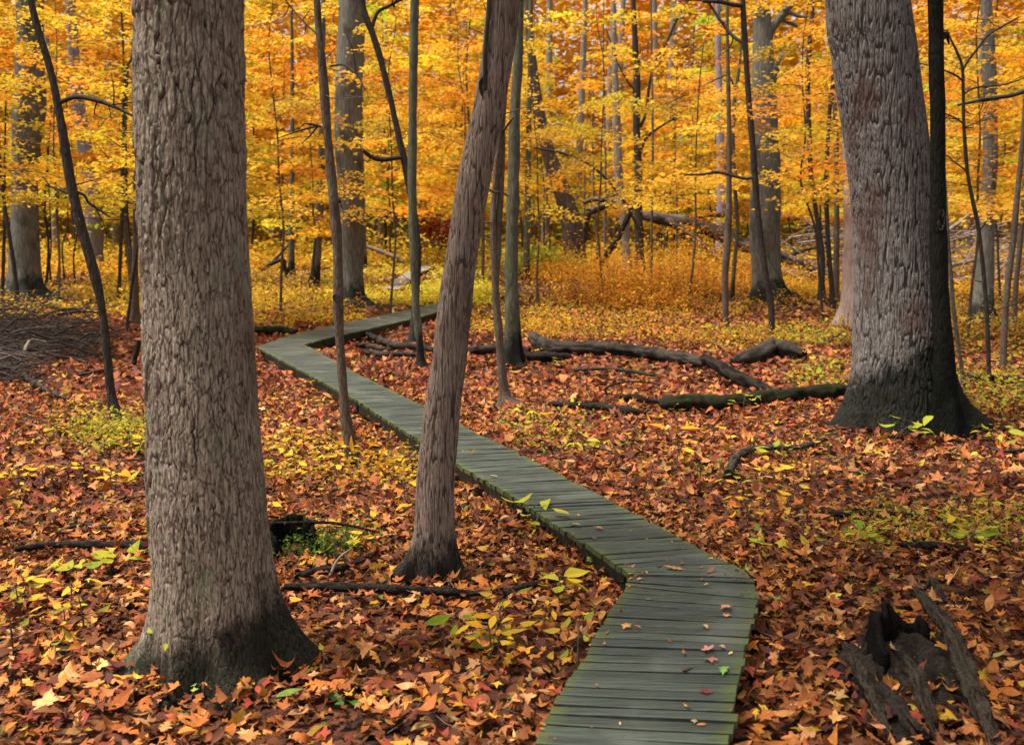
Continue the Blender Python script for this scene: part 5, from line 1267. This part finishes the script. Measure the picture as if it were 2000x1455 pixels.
# ------------------------------------------------------------------ single fallen leaves
M_ONE = leaf_mat("single_leaf", trans=.2, rough=.5, spec=.3)
def one_leaf(label, px, py, wpx, tpl, col, seed, board=True, tilt=.15, stand=0.0):
    rng = np.random.default_rng(seed); p = onboard(px, py) if board else hit(px, py)
    s = depth(p) / F; sc = wpx * s * .5
    mb = MB(); leaves(mb, tpl, np.zeros((1, 3)), np.array([sc]), np.array([tilt]), np.array([col]), rng, bend=.22)
    a = rng.uniform(0, 6.28); st = np.array([[0, 0, 0], [math.cos(a) * sc * .9, math.sin(a) * sc * .9, .01], [math.cos(a) * sc * 1.5, math.sin(a) * sc * 1.5, .004]])
    o = mb.build("fallen_leaf", M_ONE, None)
    v = np.array([vv.co[:] for vv in o.data.vertices]); lo = v[:, 2].min()
    o.location = (float(p[0]), float(p[1]), float(p[2] - lo + (.006 if board else .05) + stand))
    tag(o, label, "leaf", "fallen leaves singled out on boards and litter"); return o
LV = [("pale tan leaf lying near the plank edge by the lime leaning seedling", 1124, 1028, 26, OAK, (.45, .3, .15)), ("small orange leaf lying beside the pale tan one on the planks", 1168, 1034, 24, MAPLE, (.55, .2, .06)), ("tiny dark leaf on the planks below the tan and orange pair", 1160, 1052, 18, OAK, (.10, .06, .04)),
      ("dark curled leaf beside the large brown leaf at the inner boardwalk bend", 1288, 1107, 20, OAK, (.06, .035, .03)), ("large brown-orange leaf in the middle of the boardwalk bend", 1317, 1113, 42, OAK, (.50, .22, .09)), ("faded brown leaf near the outer edge of the boardwalk bend", 1388, 1116, 34, OAK, (.22, .10, .06)), ("tiny pale leaf right at the inner corner of the boardwalk bend", 1248, 1133, 16, MAPLE, (.5, .36, .2)),
      ("salmon pink maple leaf near the outer edge past the bend", 1420, 1189, 32, MAPLE, (.66, .26, .14)), ("small salmon leaf just below the salmon pink maple leaf", 1418, 1204, 20, MAPLE, (.62, .26, .12)),
      ("golden-brown leaf on the left side of the near planks", 1222, 1226, 28, MAPLE, (.56, .25, .06)), ("thin reddish sliver of a leaf beside the golden-brown one on the near planks", 1246, 1228, 18, OAK, (.5, .2, .08)), ("tan arched leaf in the centre of the near planks", 1376, 1227, 26, OAK, (.60, .36, .14)),
      ("wide pink lobed leaf at the middle of the near planks", 1380, 1270, 36, MAPLE, (.56, .22, .18)), ("small pink leaf beside the wide pink lobed one", 1410, 1267, 16, MAPLE, (.60, .26, .18)), ("dull rose leaf pair lying above the green leaf on the planks", 1386, 1291, 34, MAPLE, (.34, .13, .11)),
      ("almost black curled leaf on the near planks", 1342, 1308, 32, OAK, (.05, .03, .035)), ("fresh green leaf hanging on the outer edge of the near planks", 1414, 1312, 46, OAK, (.14, .34, .06)), ("dark crimson maple leaf on the nearest planks", 1378, 1352, 30, MAPLE, (.16, .018, .02)), ("small tan leaf on the very nearest boards", 1355, 1411, 16, MAPLE, (.36, .25, .12)),
      ("pale leaf on the planks just past the leaning trunk", 965, 932, 18, OAK, (.42, .36, .22)), ("small white-tan leaf on the planks behind the slim brown trunk", 577, 707, 8, OAK, (.5, .42, .3))]
for i, (lab, px, py, wp, tp, c_) in enumerate(LV): one_leaf(lab, px, py, wp, tp, c_, 900 + i)
GL = [("big yellow leaf lying at the front root of the shaggy near maple", 308, 1366, 46, MAPLE, (.76, .46, .02), .55), ("large cream-yellow maple leaf at the shaggy maple's outermost root", 198, 1322, 52, MAPLE, (.66, .52, .14), .25), ("teal-green leaf tucked beneath the large cream-yellow maple leaf", 216, 1334, 46, OAK, (.10, .24, .12), .3),
      ("vivid yellow leaf on litter between the boardwalk and hollow stump", 1494, 1418, 56, MAPLE, (.78, .52, .03), .45), ("yellow-green maple leaf lying beyond the hollow stump", 1626, 1190, 38, MAPLE, (.60, .52, .06), .35), ("yellow leaf curled inside the lower mouth of the hollow stump", 1785, 1412, 44, MAPLE, (.62, .46, .05), .4),
      ("bright orange leaf on litter behind the near planks", 1550, 1130, 40, MAPLE, (.72, .24, .03), .4), ("green leaf lying flat in litter right of the boardwalk bend", 1618, 1124, 30, OAK, (.16, .32, .05), .5), ("yellow leaf propped on litter in front of the leaning trunk", 820, 1136, 32, MAPLE, (.74, .42, .04), .8), ("golden curled leaf leaning by the leaning trunk's left root", 735, 1132, 46, OAK, (.66, .42, .05), .8),
      ("peach maple leaf lying in the litter near the lower left picture corner", 90, 1402, 74, MAPLE, (.68, .36, .12), .3), ("amber leaf in litter below the shaggy maple's right root", 725, 1392, 50, MAPLE, (.70, .32, .06), .4), ("orange leaf lying in litter left of the near planks", 870, 1372, 44, MAPLE, (.70, .22, .03), .4), ("golden-yellow leaf in the litter close to the bottom left edge", 60, 1368, 40, OAK, (.72, .36, .04), .5),
      ("yellow-orange leaf on litter between boardwalk and splintered stump", 1528, 1276, 34, MAPLE, (.74, .44, .04), .5), ("broad olive leaf on litter beyond the stump's big splinter", 1950, 1298, 46, OVATE, (.32, .32, .08), .3)]
GL += [("rust-orange leaf lodged on the upper mound inside the hollow stump", 1800, 1222, 40, MAPLE, (.60, .28, .07), .5), ("tan leaf lying on the dark rot between the stump's splinters", 1742, 1330, 36, OAK, (.42, .24, .10), .4),
       ("orange-brown leaf resting beside the middle splinter of the stump", 1838, 1330, 44, MAPLE, (.58, .24, .05), .4), ("dull green leaf on the lower rot of the hollow stump", 1868, 1378, 40, MAPLE, (.16, .22, .05), .4)]
for i, (lab, px, py, wp, tp, c_, tl) in enumerate(GL): one_leaf(lab, px, py, wp, tp, c_, 950 + i, board=False, tilt=tl, stand=.10 if 'stump' in lab and i >= 16 else 0)
